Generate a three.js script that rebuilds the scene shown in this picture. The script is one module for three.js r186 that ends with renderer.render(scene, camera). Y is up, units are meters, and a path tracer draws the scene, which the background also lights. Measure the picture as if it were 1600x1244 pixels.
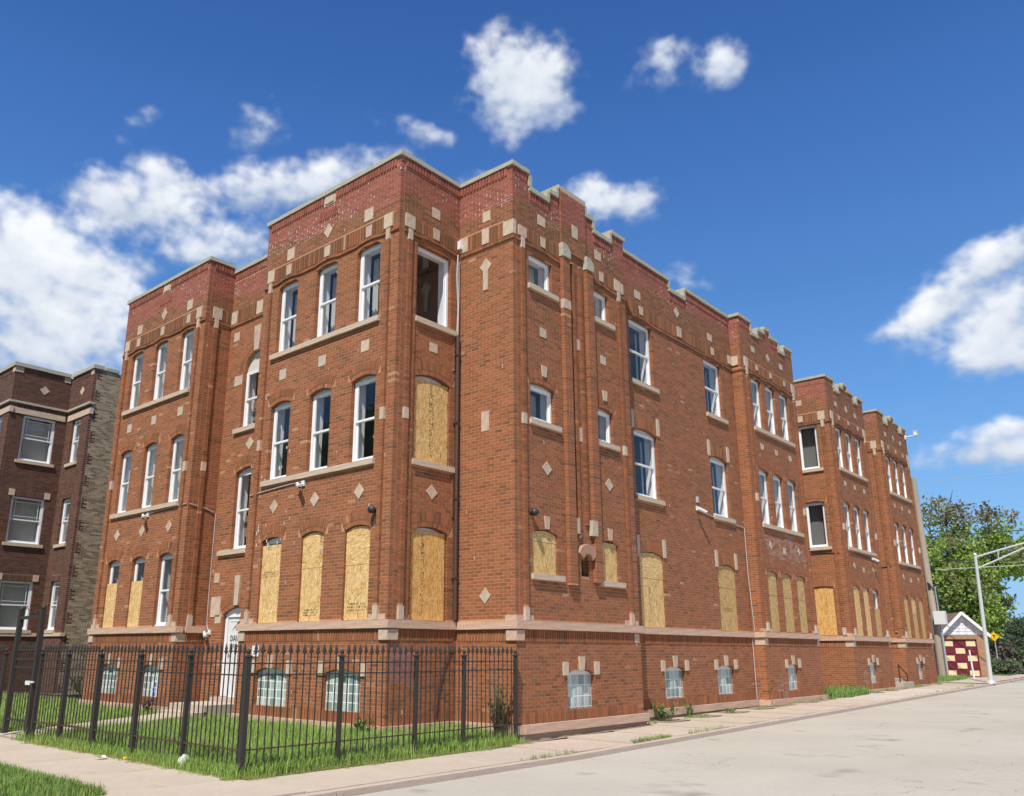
import * as THREE from 'three';
import { mergeGeometries } from 'three/addons/utils/BufferGeometryUtils.js';
import { ImprovedNoise } from 'three/addons/math/ImprovedNoise.js';
import { FontLoader } from 'three/addons/loaders/FontLoader.js';
import { TextGeometry } from 'three/addons/geometries/TextGeometry.js';

// ------------------------------------------------------------------ camera, sky, sun, exposure
// Plan axes: x = along the side street (away from the viewer), -z = along the front facade (to the left), y up.
// "v" below is -z; heights "y" in the tables are measured from the eye level, E metres above y = 0.
const E = 1.6;
const scene = new THREE.Scene();
const camera = new THREE.PerspectiveCamera(50.9, 1600 / 1244, 0.1, 1500);
{
  const r = new THREE.Vector3(0.66226, 0.00349, 0.74927), up = new THREE.Vector3(-0.19679, 0.96569, 0.16944), f = new THREE.Vector3(0.72297, 0.25966, -0.64022);
  camera.position.set(0, E, 0);
  camera.quaternion.setFromRotationMatrix(new THREE.Matrix4().makeBasis(r, up, f.negate()));
  camera.fov = 2 * Math.atan(622 / 1306.83) * 180 / Math.PI;
  camera.setViewOffset(1600, 1244, 52.8, -43.8, 1600, 1244);     // the photograph is a crop: its lens axis is not in the middle
  camera.updateProjectionMatrix();
}
const renderer = new THREE.WebGLRenderer({ antialias: true });
renderer.toneMapping = THREE.LinearToneMapping;
renderer.toneMappingExposure = 1.1;
renderer.shadowMap.enabled = true;

const SUN = new THREE.DirectionalLight(new THREE.Color(1, 0.955, 0.88), 5.0);
SUN.position.set(10 - 0.62 * 60, 60, -12 + 0.29 * 60);
SUN.target.position.set(10, 0, -12);
SUN.castShadow = true;
SUN.shadow.mapSize.set(4096, 4096);
Object.assign(SUN.shadow.camera, { left: -60, right: 60, top: 60, bottom: -60, near: 1, far: 200 });
SUN.shadow.radius = 1;
scene.add(SUN, SUN.target);

const perlin = new ImprovedNoise();
function fbm3(x, y, z, oct) { let s = 0, a = 0.5, t = 0; for (let i = 0; i < oct; i++) { s += a * perlin.noise(x, y, z); t += a; x *= 2.03; y *= 2.03; z *= 2.03; a *= 0.5; } return s / t; }
function rng(seed) { let a = seed >>> 0; return () => { a = (a + 0x6D2B79F5) | 0; let t = Math.imul(a ^ (a >>> 15), 1 | a); t = (t + Math.imul(t ^ (t >>> 7), 61 | t)) ^ t; return ((t ^ (t >>> 14)) >>> 0) / 4294967296; }; }
const clamp = (x, a = 0, b = 1) => Math.min(b, Math.max(a, x)), sstep = (a, b, x) => { const t = clamp((x - a) / (b - a)); return t * t * (3 - 2 * t); }, lerp = (a, b, t) => a + (b - a) * t;
const lin = (c) => { c /= 255; return c <= 0.04045 ? c / 12.92 : Math.pow((c + 0.055) / 1.055, 2.4); };

{ // the sky: blue air and fair-weather clouds; each cloud is a few puffs [azimuth, elevation, half width, half height (degrees), tilt, strength]
  const puffs = [[-38.2,37.5,3.16,2.51,0,1],[-39.4,38.6,1.81,1.61,0,.9],[-36.4,37.8,1.81,1.81,0,.9],[-38.3,36,2.45,1.64,0,.9],[-39.2,34.2,.99,1.08,0,.45],[-35.8,35.9,1.43,1.02,0,.5],[-23.1,37.1,1.4,1.24,0,.85],[-22.5,36.8,.86,.86,0,.6],[-26.3,38.3,1.02,1.02,0,.35],[-27.8,37.7,1.66,.87,.2,.3],[-26.5,36.4,1.59,.6,0,.25],[-71.6,24.2,3.62,2.28,0,1],[-72.7,21.9,3.41,3.41,0,1],[-66,27.6,3.35,1.89,0,1],[-64.6,29.8,1.58,1.03,0,.85],[-67.7,28,1.75,1.17,0,.8],[-63,27.7,1.81,1.41,0,.6],[-69,21.9,3.52,1.95,0,.9],[-68,23.2,1.97,1.18,0,.8],[-70.7,18,5.41,2.71,0,1],[-67.5,19.3,2.78,2.38,0,.7],[-60.5,26.1,3.07,1.15,.2,.45],[-62.1,25.2,2.04,.9,0,.4],[-56.8,30.1,3.08,1.23,.1,.95],[-58.6,29.5,2.04,.98,0,.8],[-53.6,31.1,2.48,1.16,.2,.6],[-50.8,31.9,2.49,.91,.2,.4],[-48.8,30.5,2.52,1.68,0,.4],[-42.2,31.3,1.68,.59,.2,.5],[-31.5,29.7,2.43,1.42,0,.95],[-32.9,30.8,1.04,.84,0,.7],[-29.4,29.7,1.25,.92,0,.6],[-26.5,24.2,1.43,.84,-.3,.45],[-7.3,22.5,2.75,1.1,.5,.9],[-9.2,21.5,2.62,1.27,.5,1],[-11.1,20.1,1.91,.99,.5,.75],[-12,18.9,1.54,1.16,.3,.45],[-7.1,19.5,2.57,1.65,.3,1],[-8,17.8,2.23,1.48,.2,.95],[-9.1,16.9,1.88,.9,.2,.6],[-6.9,16.5,2.2,1.1,0,.7],[-14,19.3,1.76,.39,.3,.32],[-8.3,12.3,2.59,.89,.2,.95],[-9.6,11.1,2.25,.45,0,.4],[-7.6,11.4,2.2,.95,0,.9],[-10.2,12.1,1.89,.68,.2,.5],[-58.6,34.2,1.36,.8,.5,.4],[-58.7,32.8,1.61,.56,.3,.3],[-66.3,32.6,1,.54,.5,.28],[-67.5,31,.46,.35,0,.4],[-47,34.5,2.06,.66,-.2,.35],[-44.5,34.2,1.08,.41,-.4,.4],[-48,34.9,1.07,.66,0,.25]];
  for (const p of puffs) { const k = p[5] > 0.55 ? 0.86 : 1.12; p[2] *= k; p[3] *= k; if (p[5] <= 0.55) p[5] *= 0.82; }
  puffs.push([-71, 20, 5, 4, 0, .4], [-61, 25.6, 4.0, 1.4, .2, .34], [-55, 30.4, 4.0, 1.3, .2, .22], [-8.6, 20, 3.2, 2.0, .4, .3], [-8.4, 11.9, 3.8, 1.1, .1, .34]);
  const R = rng(77);                                         // the same kind of clouds all round
  for (let k = 0; k < 46; k++) {
    const az = 5 + R() * 272, el = 8 + R() * R() * 55, w = 2 + R() * 4;
    for (let j = 0; j < 4; j++) puffs.push([az + (R() - 0.5) * w * 2.4, el + (R() - 0.5) * w * 0.6, w * (0.6 + R() * 0.5), w * (0.35 + R() * 0.3), 0, 0.5 + R() * 0.5]);
  }
  const cell = new Map();
  for (const p of puffs) { const kx = p[0], n = Math.ceil((Math.max(p[2], p[3]) * 2 + 2) / Math.cos(Math.min(75, p[1]) * Math.PI / 180)); for (let a = Math.floor(kx - n); a <= kx + n; a++) { const k = ((a % 360) + 360) % 360; (cell.get(k) ?? cell.set(k, []).get(k)).push(p); } }
  const W = 4096, H = 2048, data = new Float32Array(W * H * 4);
  const stops = [[-90, 150, 165, 175], [-2, 168, 200, 226], [0, 165, 204, 238], [5, 146, 193, 237], [10, 124, 177, 232], [16, 101, 155, 219], [23, 83, 133, 199], [30, 70, 117, 186], [38, 57, 101, 169], [48, 48, 86, 150], [90, 40, 72, 128]].map(([e, ...c]) => [e, ...c.map(lin)]);
  for (let row = 0; row < H; row++) {
    const el = ((row + 0.5) / H - 0.5) * 180, ce = Math.cos(el * Math.PI / 180), sy = Math.sin(el * Math.PI / 180);
    let i = 1; while (i < stops.length - 1 && stops[i][0] < el) i++;
    const a = stops[i - 1], b = stops[i], t = clamp((el - a[0]) / (b[0] - a[0])), base = [1, 2, 3].map((c) => lerp(a[c], b[c], t));
    for (let col = 0; col < W; col++) {
      const az = ((col + 0.5) / W - 0.5) * 360, o = (row * W + col) * 4;
      let [r, g, bl] = base;
      if (el > 4 && el < 72) {
        const list = cell.get(((Math.floor(az) % 360) + 360) % 360);
        let m = 0, low = 0, wsum = 0;
        if (list) for (const p of list) {
          let da = az - p[0]; if (da > 180) da -= 360; if (da < -180) da += 360;
          da *= ce; const de = el - p[1], c = Math.cos(p[4]), s = Math.sin(p[4]), x = (da * c + de * s) / p[2], y = (-da * s + de * c) / p[3], q = x * x + y * y;
          if (q > 3.4) continue;
          const w = p[5] * Math.exp(-q * 0.95); m += w * (1 - m * 0.35); low += w * y; wsum += w;
        }
        if (m > 0.04) {
          const ar = az * Math.PI / 180, X = Math.cos(ar) * ce, Z = Math.sin(ar) * ce;
          const n1 = fbm3(X * 19, sy * 25, Z * 19, 3), n2 = fbm3(X * 60 + 9, sy * 74, Z * 60, 5);
          const mm = 1 - Math.exp(-m * 1.25), d = mm * 1.22 + (n1 * 0.95 + n2 * 0.85) * Math.sqrt(mm) * (1.3 - 0.75 * mm), alpha = sstep(0.12, 1.02, d) * 0.985;
          const h = clamp(0.5 + (wsum > 0 ? low / wsum : 0) * 0.55 + n2 * 0.16 + n1 * 0.35 + (d - 0.9) * 0.35), lit = [lerp(0.47, 0.89, h), lerp(0.55, 0.91, h), lerp(0.68, 0.94, h)];
          r = lerp(r, lit[0], alpha); g = lerp(g, lit[1], alpha); bl = lerp(bl, lit[2], alpha);
        }
      }
      data[o] = r; data[o + 1] = g; data[o + 2] = bl; data[o + 3] = 1;
    }
  }
  const tex = new THREE.DataTexture(data, W, H, THREE.RGBAFormat, THREE.FloatType);
  tex.mapping = THREE.EquirectangularReflectionMapping; tex.magFilter = tex.minFilter = THREE.LinearFilter; tex.needsUpdate = true;
  scene.background = tex; scene.environment = tex;
}

// ------------------------------------------------------------------ helpers
const taken = new Map();
function numbered(n) { const k = taken.get(n) ?? 0; taken.set(n, k + 1); return k ? n + '_' + String(k).padStart(3, '0') : n; }
function tag(o, label, category, group, kind) { o.userData = { label, category, ...(group && { group }), ...(kind && { kind }) }; return o; }
function thing(name, label, category, [u, y, v] = [0, 0, 0], group) { const g = new THREE.Group(); g.name = numbered(name); g.position.set(u, y, -v); tag(g, label, category, group); scene.add(g); return g; }
function mesh(name, geo, m, parent) { const o = new THREE.Mesh(geo, m); o.name = name; parent.add(o); return o; }
function ground(name, geo, m, parent = scene) { const o = mesh(parent === scene ? numbered(name) : name, geo, m, parent); if (parent === scene) o.userData.kind = 'structure'; return o; }
const V = (x, y, z) => new THREE.Vector3(x, y, z);
const MT = (x, y, z) => new THREE.Matrix4().makeTranslation(x, y, z);
function box(w, h, d, x = 0, y = 0, z = 0) { return new THREE.BoxGeometry(w, h, d).translate(x, y, z); }
function rod(a, b, r0, r1 = r0, n = 8) { const d = V().subVectors(b, a), g = new THREE.CylinderGeometry(r1, r0, d.length(), n); g.applyQuaternion(new THREE.Quaternion().setFromUnitVectors(V(0, 1, 0), d.clone().normalize())); g.translate((a.x + b.x) / 2, (a.y + b.y) / 2, (a.z + b.z) / 2); return g; }
function pipe(points, r, n = 6, seg = 4) { return new THREE.TubeGeometry(new THREE.CatmullRomCurve3(points, false, 'catmullrom', 0.05), points.length * seg, r, n); }
const merge = (list) => mergeGeometries(list.map((g) => (g.index ? g.toNonIndexed() : g)).map((g) => { for (const k of Object.keys(g.attributes)) if (!['position', 'normal', 'uv'].includes(k)) g.deleteAttribute(k); return g; }));
const cache = new Map();
const memo = (k, f) => cache.get(k) ?? cache.set(k, f()).get(k);

// ------------------------------------------------------------------ textures and materials
function texture(n, fn, srgb = true, rep = 1, m = n) {
  const d = new Uint8Array(n * m * 4), enc = (c) => (c <= 0.0031308 ? c * 12.92 : 1.055 * Math.pow(c, 1 / 2.4) - 0.055);
  for (let j = 0; j < m; j++) for (let i = 0; i < n; i++) { const c = fn(i / n, j / m), o = (j * n + i) * 4; for (let k = 0; k < 3; k++) d[o + k] = clamp(srgb ? enc(c[k]) : c[k]) * 255; d[o + 3] = 255; }
  const t = new THREE.DataTexture(d, n, m); if (srgb) t.colorSpace = THREE.SRGBColorSpace;
  t.wrapS = t.wrapT = THREE.RepeatWrapping; t.magFilter = THREE.LinearFilter; t.minFilter = THREE.LinearMipmapLinearFilter; t.generateMipmaps = true; t.repeat.set(rep, rep); t.needsUpdate = true; return t;
}
// noise that tiles: value noise on an f by f lattice
function tile(seed) { const R = rng(seed), T = Array.from({ length: 4096 }, () => R()); const at = (i, j, f) => T[((((i % f) + f) % f) * 71 + (((j % f) + f) % f) * 131 + f * 17) & 4095];
  const one = (u, v, f) => { const x = u * f, y = v * f, i = Math.floor(x), j = Math.floor(y), a = x - i, b = y - j, s = a * a * (3 - 2 * a), t = b * b * (3 - 2 * b); return lerp(lerp(at(i, j, f), at(i + 1, j, f), s), lerp(at(i, j + 1, f), at(i + 1, j + 1, f), s), t); };
  return (u, v, f, o = 4) => { let s = 0, a = 0.5, n = 0; for (let k = 0; k < o; k++) { s += a * one(u, v, f); n += a; a *= 0.55; f *= 2; } return s / n; }; }
const N = tile(5), N2 = tile(91);
const std = (color, rough = 0.85, more = {}) => new THREE.MeshStandardMaterial({ color: Array.isArray(color) ? new THREE.Color().setRGB(...color) : color, roughness: rough, ...more });
const grain = (n, f, lo, hi, seed = 3) => { const T = tile(seed); return texture(n, (u, v) => { const k = lerp(lo, hi, T(u, v, f, 5)); return [k, k, k]; }, false); };
const bumpT = grain(256, 24, 0, 1, 8);
const speck = texture(256, (u, v) => { const a = N(u, v, 6, 5), b = N2(u, v, 60, 2), k = 0.86 + 0.22 * (a - 0.5) + 0.24 * (b - 0.5); return [k, k, k * 0.99]; });
const stoneT = texture(512, (u, v) => { const a = N(u, v, 4, 6), b = N2(u, v, 90, 2), k = 0.92 + 0.46 * (a - 0.5) + 0.22 * (b - 0.5); return [k, k * lerp(0.96, 1.02, a), k * lerp(0.94, 1.02, N2(u, v, 5, 3))]; });
const M = {
  mortar: std([0.56, 0.28, 0.155], 0.95, { map: speck, bumpMap: bumpT, bumpScale: 0.003 }),
  mortarBuff: std([0.52, 0.45, 0.34], 0.95, { map: speck }),
  mortarBrown: std([0.20, 0.13, 0.09], 0.95, { map: speck }),
  brick: std([1, 1, 1], 0.9, { map: speck, bumpMap: bumpT, bumpScale: 0.004 }),
  lime: std([0.60, 0.47, 0.345], 0.88, { map: stoneT, bumpMap: bumpT, bumpScale: 0.003 }),
  limeGrey: std([0.47, 0.44, 0.34], 0.92, { map: stoneT, bumpMap: bumpT, bumpScale: 0.004 }),
  limePink: std([0.62, 0.42, 0.30], 0.9, { map: stoneT, bumpMap: bumpT, bumpScale: 0.004 }),
  rubble: std([0.36, 0.25, 0.17], 0.98, { map: stoneT, bumpMap: bumpT, bumpScale: 0.03 }),
  white: std([0.83, 0.84, 0.84], 0.42),
  filler: std([0.62, 0.57, 0.50], 0.7),
  sashWhite: std([0.80, 0.81, 0.81], 0.5),
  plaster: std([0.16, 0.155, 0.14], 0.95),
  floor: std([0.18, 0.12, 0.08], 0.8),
  curtain: std([0.42, 0.41, 0.37], 0.95, { side: THREE.DoubleSide }),
  curtainDark: std([0.15, 0.152, 0.145], 0.95, { side: THREE.DoubleSide }),
  roof: std([0.08, 0.08, 0.08], 0.95),
  iron: std([0.04, 0.031, 0.025], 0.68, { map: speck }),
  rust: std([0.085, 0.045, 0.026], 0.85, { map: speck }),
  hazy: new THREE.MeshPhysicalMaterial({ color: new THREE.Color().setRGB(0.9, 0.92, 0.9), roughness: 0.09, transmission: 1, thickness: 0, ior: 1.52 }),
  pipeBrown: std([0.075, 0.04, 0.03], 0.5),
  conduit: std([0.45, 0.43, 0.41], 0.55),
  lampBlack: std([0.03, 0.03, 0.032], 0.45),
  camWhite: std([0.72, 0.72, 0.70], 0.4),
  steel: std([0.55, 0.56, 0.55], 0.4, { metalness: 0.6 }),
  wire: std([0.03, 0.03, 0.03], 0.7),
  glass: new THREE.MeshPhysicalMaterial({ color: 0xffffff, roughness: 0.015, transmission: 1, thickness: 0, ior: 1.52, specularIntensity: 1 }),
};
M.osb = (() => {
  const c = document.createElement('canvas'); c.width = c.height = 1024; const x = c.getContext('2d'), R = rng(412);
  x.fillStyle = '#c79a55'; x.fillRect(0, 0, 1024, 1024);
  const tones = ['#dcb878', '#e6c78c', '#d2a869', '#bd9050', '#ecd3a0', '#cc9f5c', '#dab474', '#ad8046', '#e2c088', '#f3e2b8'];
  for (let i = 0; i < 5200; i++) {
    const px = R() * 1024, py = R() * 1024, l = 18 + R() * 46, w = 4 + R() * 11, a = (R() < 0.72 ? Math.PI / 2 + (R() - 0.5) * 0.9 : R() * Math.PI);
    x.fillStyle = tones[Math.floor(R() * tones.length)]; if (R() < 0.02) x.fillStyle = '#7a4f22'; x.globalAlpha = 0.55 + R() * 0.4;
    for (const ox of [-1024, 0, 1024]) for (const oy of [-1024, 0, 1024]) { if (px + ox < -60 || px + ox > 1084 || py + oy < -60 || py + oy > 1084) continue; x.save(); x.translate(px + ox, py + oy); x.rotate(a); x.beginPath(); x.moveTo(-l, -w * 0.4); x.lineTo(l * 0.8, -w * 0.5); x.lineTo(l, w * 0.3); x.lineTo(-l * 0.85, w * 0.5); x.closePath(); x.fill(); x.restore(); }
  }
  const t = new THREE.CanvasTexture(c); t.colorSpace = THREE.SRGBColorSpace; t.wrapS = t.wrapT = THREE.RepeatWrapping; t.repeat.set(1 / 1.25, 1 / 1.25);
  const dim = (r, g, b) => std([r, g, b], 0.85, { map: t, bumpMap: t, bumpScale: 0.0015 });
  return [dim(1, 0.98, 0.96), dim(0.94, 0.90, 0.84), dim(0.98, 0.83, 0.62), dim(0.78, 0.75, 0.68)];
})();
const stampT = (() => { // faded mill stamp: rows of short dark ink strokes, not legible in the photograph
  const c = document.createElement('canvas'); c.width = 128; c.height = 512; const x = c.getContext('2d'), R = rng(9);
  x.clearRect(0, 0, 128, 512); x.fillStyle = '#2a1c10';
  for (let k = 0; k < 3; k++) for (let y = 8; y < 500; y += 9 + R() * 9) if (R() < 0.72) { x.globalAlpha = 0.35 + R() * 0.5; x.fillRect(12 + k * 38, y, 8 + R() * 18, 4 + R() * 5); }
  const t = new THREE.CanvasTexture(c); t.colorSpace = THREE.SRGBColorSpace; return t;
})();
M.stamp = new THREE.MeshStandardMaterial({ map: stampT, transparent: true, alphaTest: 0.1, roughness: 0.9, color: 0xffffff });
M.limes = [[0.60, 0.47, 0.345], [0.56, 0.45, 0.34], [0.63, 0.48, 0.35], [0.58, 0.42, 0.31]].map((c) => std(c, 0.9, { map: stoneT, bumpMap: bumpT, bumpScale: 0.004 }));
M.block = (() => { // wavy pressed glass
  const t = texture(128, (u, v) => { const k = 0.5 + 0.5 * Math.sin((u * 5 + 0.5 * N(u, v, 4, 3)) * 6.283); return [k, k, k]; }, false);
  return [0, 1, 2].map((i) => new THREE.MeshPhysicalMaterial({ color: new THREE.Color().setRGB(...[[0.50, 0.60, 0.53], [0.62, 0.71, 0.64], [0.30, 0.40, 0.35]][i]), roughness: 0.36, transmission: 0.25, thickness: 0, ior: 1.5, bumpMap: t, bumpScale: 0.012, clearcoat: 0.3, clearcoatRoughness: 0.2 }));
})();

// ------------------------------------------------------------------ brick walls
const COURSE = 0.0677, BL = 0.2, BH = 0.0545, JOINT = 0.0125, PITCH = BL + JOINT, COURSE0 = -1.10, BD = 0.102;
const TONES = {};   // kind -> list of linear colours
{
  const R = rng(21), mk = (n, c, dv, dh) => Array.from({ length: n }, (_, i) => { const k = 1 + dv * (2 * i / (n - 1) - 1), h = (R() - 0.5) * dh; return [c[0] * k * (1 + h * 0.3), c[1] * k * (1 - h), c[2] * k * (1 - h * 1.2)]; });
  TONES.orange = mk(10, [0.358, 0.131, 0.052], 0.18, 0.2);
  TONES.brown = mk(7, [0.265, 0.106, 0.046], 0.2, 0.22);
  TONES.red = mk(7, [0.36, 0.105, 0.070], 0.17, 0.16);
  TONES.bloom = mk(4, [0.40, 0.23, 0.165], 0.15, 0.1);
  TONES.lime = mk(3, [0.50, 0.27, 0.15], 0.12, 0.1);
  TONES.patch = mk(3, [0.33, 0.15, 0.14], 0.15, 0.1);
  TONES.nb = mk(6, [0.14, 0.062, 0.040], 0.3, 0.2);
  TONES.common = mk(9, [0.36, 0.265, 0.17], 0.40, 0.14);
  TONES.nbred = mk(4, [0.12, 0.036, 0.026], 0.3, 0.2);
}
const G = (u) => 0.0105 * clamp(u - 12, 0, 50);   // the street climbs gently away from the corner
class Building {
  constructor(name, label, category, [u, y, v]) { this.g = thing(name, label, category, [u, y, v]); this.inv = MT(-u, -y, v); this.bricks = []; this.R = rng(name.length * 77 + 1); }
  put(o, m, name) { if (name) o.name = name; o.applyMatrix4(new THREE.Matrix4().multiplyMatrices(this.inv, m)); this.g.add(o); return o; }
  add(name, geo, m, matrix = new THREE.Matrix4()) { return this.put(new THREE.Mesh(geo, m), matrix, name); }
  finish(material, shown = 300) {
    for (const b of this.bricks) { const e = b.m.elements, dx = e[12], dy = e[13] - E, dz = e[14], d = Math.hypot(dx, dy, dz), n = b.w.n; b.score = Math.max(0, -(dx * n.x + dz * n.z) / d) * Math.hypot(e[0], e[1], e[2]) * Math.hypot(e[4], e[5], e[6]) / (d * d); }
    this.bricks.sort((a, b) => b.score - a.score);
    const unit = memo('unitbrick', () => new THREE.BoxGeometry(1, 1, 1)), mats = new Map();
    this.bricks.slice(0, shown).forEach((b) => { const k = b.c.join(); if (!mats.has(k)) { const mm = material.clone(); mm.color.setRGB(...b.c); mats.set(k, mm); } this.add(numbered('brick'), unit, mats.get(k), b.m); });
    const rest = this.bricks.slice(shown), im = new THREE.InstancedMesh(unit, material, rest.length), m = new THREE.Matrix4(), c = new THREE.Color();
    rest.forEach((b, i) => { im.setMatrixAt(i, m.multiplyMatrices(this.inv, b.m)); im.setColorAt(i, c.setRGB(...b.c)); });
    im.name = numbered('brick'); im.userData.kind = 'stuff'; this.g.add(im);
  }
}
// A wall in a plane: axis 'v' = a street-facing wall at v = val (s runs along u); axis 'u' = a front-facing wall at u = val (s runs along v).
class Wall {
  constructor(B, ax, val, sa, sb, o = {}) {
    Object.assign(this, { B, ax, val, o, holes: [], rows: [], skip: [] });
    this.x = (s) => (ax === 'u' ? -s : s);
    [this.x0, this.x1] = [this.x(sa), this.x(sb)].sort((a, b) => a - b);
    this.m = ax === 'v' ? new THREE.Matrix4().makeBasis(V(1, 0, 0), V(0, 1, 0), V(0, 0, 1)).setPosition(0, E, -val) : new THREE.Matrix4().makeBasis(V(0, 0, 1), V(0, 1, 0), V(-1, 0, 0)).setPosition(val, E, 0);
    this.n = ax === 'v' ? V(0, 0, 1) : V(-1, 0, 0);
    this.y0 = o.y0 ?? -1.5; this.top = (o.top ?? [[sa, sb, o.y1 ?? 10.15]]).map(([a, b, y]) => [...[this.x(a), this.x(b)].sort((p, q) => p - q), y]).sort((a, b) => a[0] - b[0]);
    this.ymax = Math.max(...this.top.map((t) => t[2]));
    this.tone = o.tone ?? mainTone; this.R = B.R;
    this.xm = (o.mirror ?? (ax === 'u')) ? this.x1 : this.x0;      // bond starts here
  }
  at(x, y, d = 0) { return new THREE.Matrix4().multiplyMatrices(this.m, MT(x, y, d)); }
  // one brick, in wall coordinates: centre x, y; face stands d proud; turn in the plane
  brick(x, y, w, h, d = 0, depth = BD, turn = 0, tone) {
    const m = this.at(x, y, d - depth / 2); if (turn) m.multiply(new THREE.Matrix4().makeRotationZ(turn));
    m.multiply(new THREE.Matrix4().makeScale(w, h, depth));
    this.B.bricks.push({ m, w: this, c: tone ?? this.tone(this.ax === 'u' ? -x : x, y, this.R, this) });
  }
  hole(sa, sb, y0, y1, r = 0, ring) {
    const [a, b] = [this.x(sa), this.x(sb)].sort((p, q) => p - q), h = { a, b, y0, y1, r, ring };
    h.topAt = (x, extra = 0) => { if (!r) return y1 + extra; const c = (b - a) / 2, Rr = (c * c + r * r) / (2 * r), dx = x - (a + b) / 2, q = (Rr + extra) ** 2 - dx * dx; return q <= 0 ? -99 : y1 + r - Rr + Math.sqrt(q); };
    this.holes.push(h); return h;
  }
  band(sa, sb, y0, y1) { const [a, b] = [this.x(sa), this.x(sb)].sort((p, q) => p - q); this.skip.push({ a, b, y0, y1 }); }
  // upright bricks with raked joints between
  soldiers(sa, sb, y0, y1, proud = 0.022, pitch = 0.083, tone, rake = 0.024) {
    this.band(sa, sb, y0 - 0.01, y1 + 0.01);
    const [a, b] = [this.x(sa), this.x(sb)].sort((p, q) => p - q), n = Math.max(1, Math.round((b - a) / pitch)), p = (b - a) / n;
    for (let i = 0; i < n; i++) this.brick(a + (i + 0.5) * p, (y0 + y1) / 2, p - rake, y1 - y0, proud + this.R() * 0.004, BD, (this.R() - 0.5) * 0.02, tone?.());
  }
  ledge(sa, sb, y, h, proud, curve) { // a projecting course of header bricks that may rise over window heads
    const [a, b] = [this.x(sa), this.x(sb)].sort((p, q) => p - q), n = Math.round((b - a) / 0.108), p = (b - a) / n;
    if (!curve) this.band(sa, sb, y - 0.005, y + h + 0.005);
    for (let i = 0; i < n; i++) { const x = a + (i + 0.5) * p; let yy = y, t = 0; if (curve) for (const c of this.holes) if (c.r && Math.abs(c.y1 - curve) < 0.2 && x > c.a - 0.05 && x < c.b + 0.05) { const dx = (x - (c.a + c.b) / 2) / ((c.b - c.a) / 2 + 0.05); yy = y + c.r * (1 - dx * dx) * 0.85; t = -dx * c.r * 3.2 * 0.85; } this.brick(x, yy + h / 2, p - 0.009, h, proud, BD, t); }
  }
  ring(h, heights, proud = 0.004) { // rings of voussoirs over a segmental head
    const c = (h.b - h.a) / 2, mid = (h.a + h.b) / 2, Rr = (c * c + h.r * h.r) / (2 * h.r), cy = h.y1 + h.r - Rr, half = Math.asin(Math.min(1, c / Rr));
    let r0 = Rr + 0.004;
    for (const hh of heights) {
      const rm = r0 + hh / 2, ext = half + 0.03 / Rr, n = Math.max(3, Math.round(2 * ext * rm / 0.068)), p = 2 * ext / n;
      for (let i = 0; i < n; i++) { const t = -ext + (i + 0.5) * p; this.brick(mid + Math.sin(t) * rm, cy + Math.cos(t) * rm, p * rm - 0.014, hh - 0.013, proud, BD, -t); }
      r0 += hh; proud += 0.003;
    }
    h.ringTop = r0 - Rr;
  }
  stone(name, s, y, w, h, { proud = 0.009, depth = 0.1, m = pick(M.limes, this.R), turn = 0, taper = 0 } = {}) {
    const geo = memo(['st', w, h, depth, taper].join(), () => { if (!taper) return box(w, h, depth, 0, 0, -depth / 2); const sh = new THREE.Shape([new THREE.Vector2(-w / 2 + taper, -h / 2), new THREE.Vector2(w / 2 - taper, -h / 2), new THREE.Vector2(w / 2, h / 2), new THREE.Vector2(-w / 2, h / 2)]); return new THREE.ExtrudeGeometry(sh, { depth, bevelEnabled: false }).translate(0, 0, -depth); });
    const mt = this.at(this.x(s), y, proud); if (turn) mt.multiply(new THREE.Matrix4().makeRotationZ(turn));
    return this.B.add(numbered(name), geo, m, mt);
  }
  square(s, y, w = 0.25, h = 0.25, o) { return this.stone('stone_block', s, y, w, h, o); }
  diamond(s, y, w = 0.3, h = 0.33, o) {
    const geo = memo(['di', w, h].join(), () => new THREE.ExtrudeGeometry(new THREE.Shape([new THREE.Vector2(-w / 2, 0), new THREE.Vector2(0, -h / 2), new THREE.Vector2(w / 2, 0), new THREE.Vector2(0, h / 2)]), { depth: 0.06, bevelEnabled: false }).translate(0, 0, -0.06));
    return this.B.add(numbered('stone_diamond'), geo, o?.m ?? pick(M.limes, this.R), this.at(this.x(s), y, 0.014));
  }
  run(name, sa, sb, y0, y1, proud, m, len = 1.15, depth = 0.2, gap = 0.006) { // a course of long stones with thin joints
    const [a, b] = [this.x(sa), this.x(sb)].sort((p, q) => p - q), n = Math.max(1, Math.round((b - a) / len)), p = (b - a) / n;
    for (let i = 0; i < n; i++) { const w = p - gap; this.B.add(numbered(name), memo(['run', w.toFixed(3), y1 - y0, depth].join(), () => box(w, y1 - y0, depth, 0, 0, -depth / 2)), m, this.at(a + (i + 0.5) * p, (y0 + y1) / 2 + (this.R() - 0.5) * 0.002, proud + (this.R() - 0.5) * 0.002)); }
    this.B.add(numbered('mortar_bed'), box(b - a - 0.05, y1 - y0 - 0.008, depth - 0.02, (a + b) / 2, (y0 + y1) / 2, proud - 0.008 - (depth - 0.02) / 2), this.o.mortar ?? M.mortar, this.m);
  }
  strip(s, y0, y1, w = 0.105, proud = 0.05) { // a slim brick strip up a corner pier
    for (let y = COURSE0 + Math.ceil((y0 - COURSE0) / COURSE) * COURSE; y + BH < y1; y += COURSE) this.brick(this.x(s), y + BH / 2, w, BH, proud + this.R() * 0.003, BD);
    this.B.add(numbered('mortar_bed'), box(w - 0.014, y1 - y0, 0.06, this.x(s), (y0 + y1) / 2, proud - 0.003 - 0.03), this.o.mortar ?? M.mortar, this.m);
  }
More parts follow.
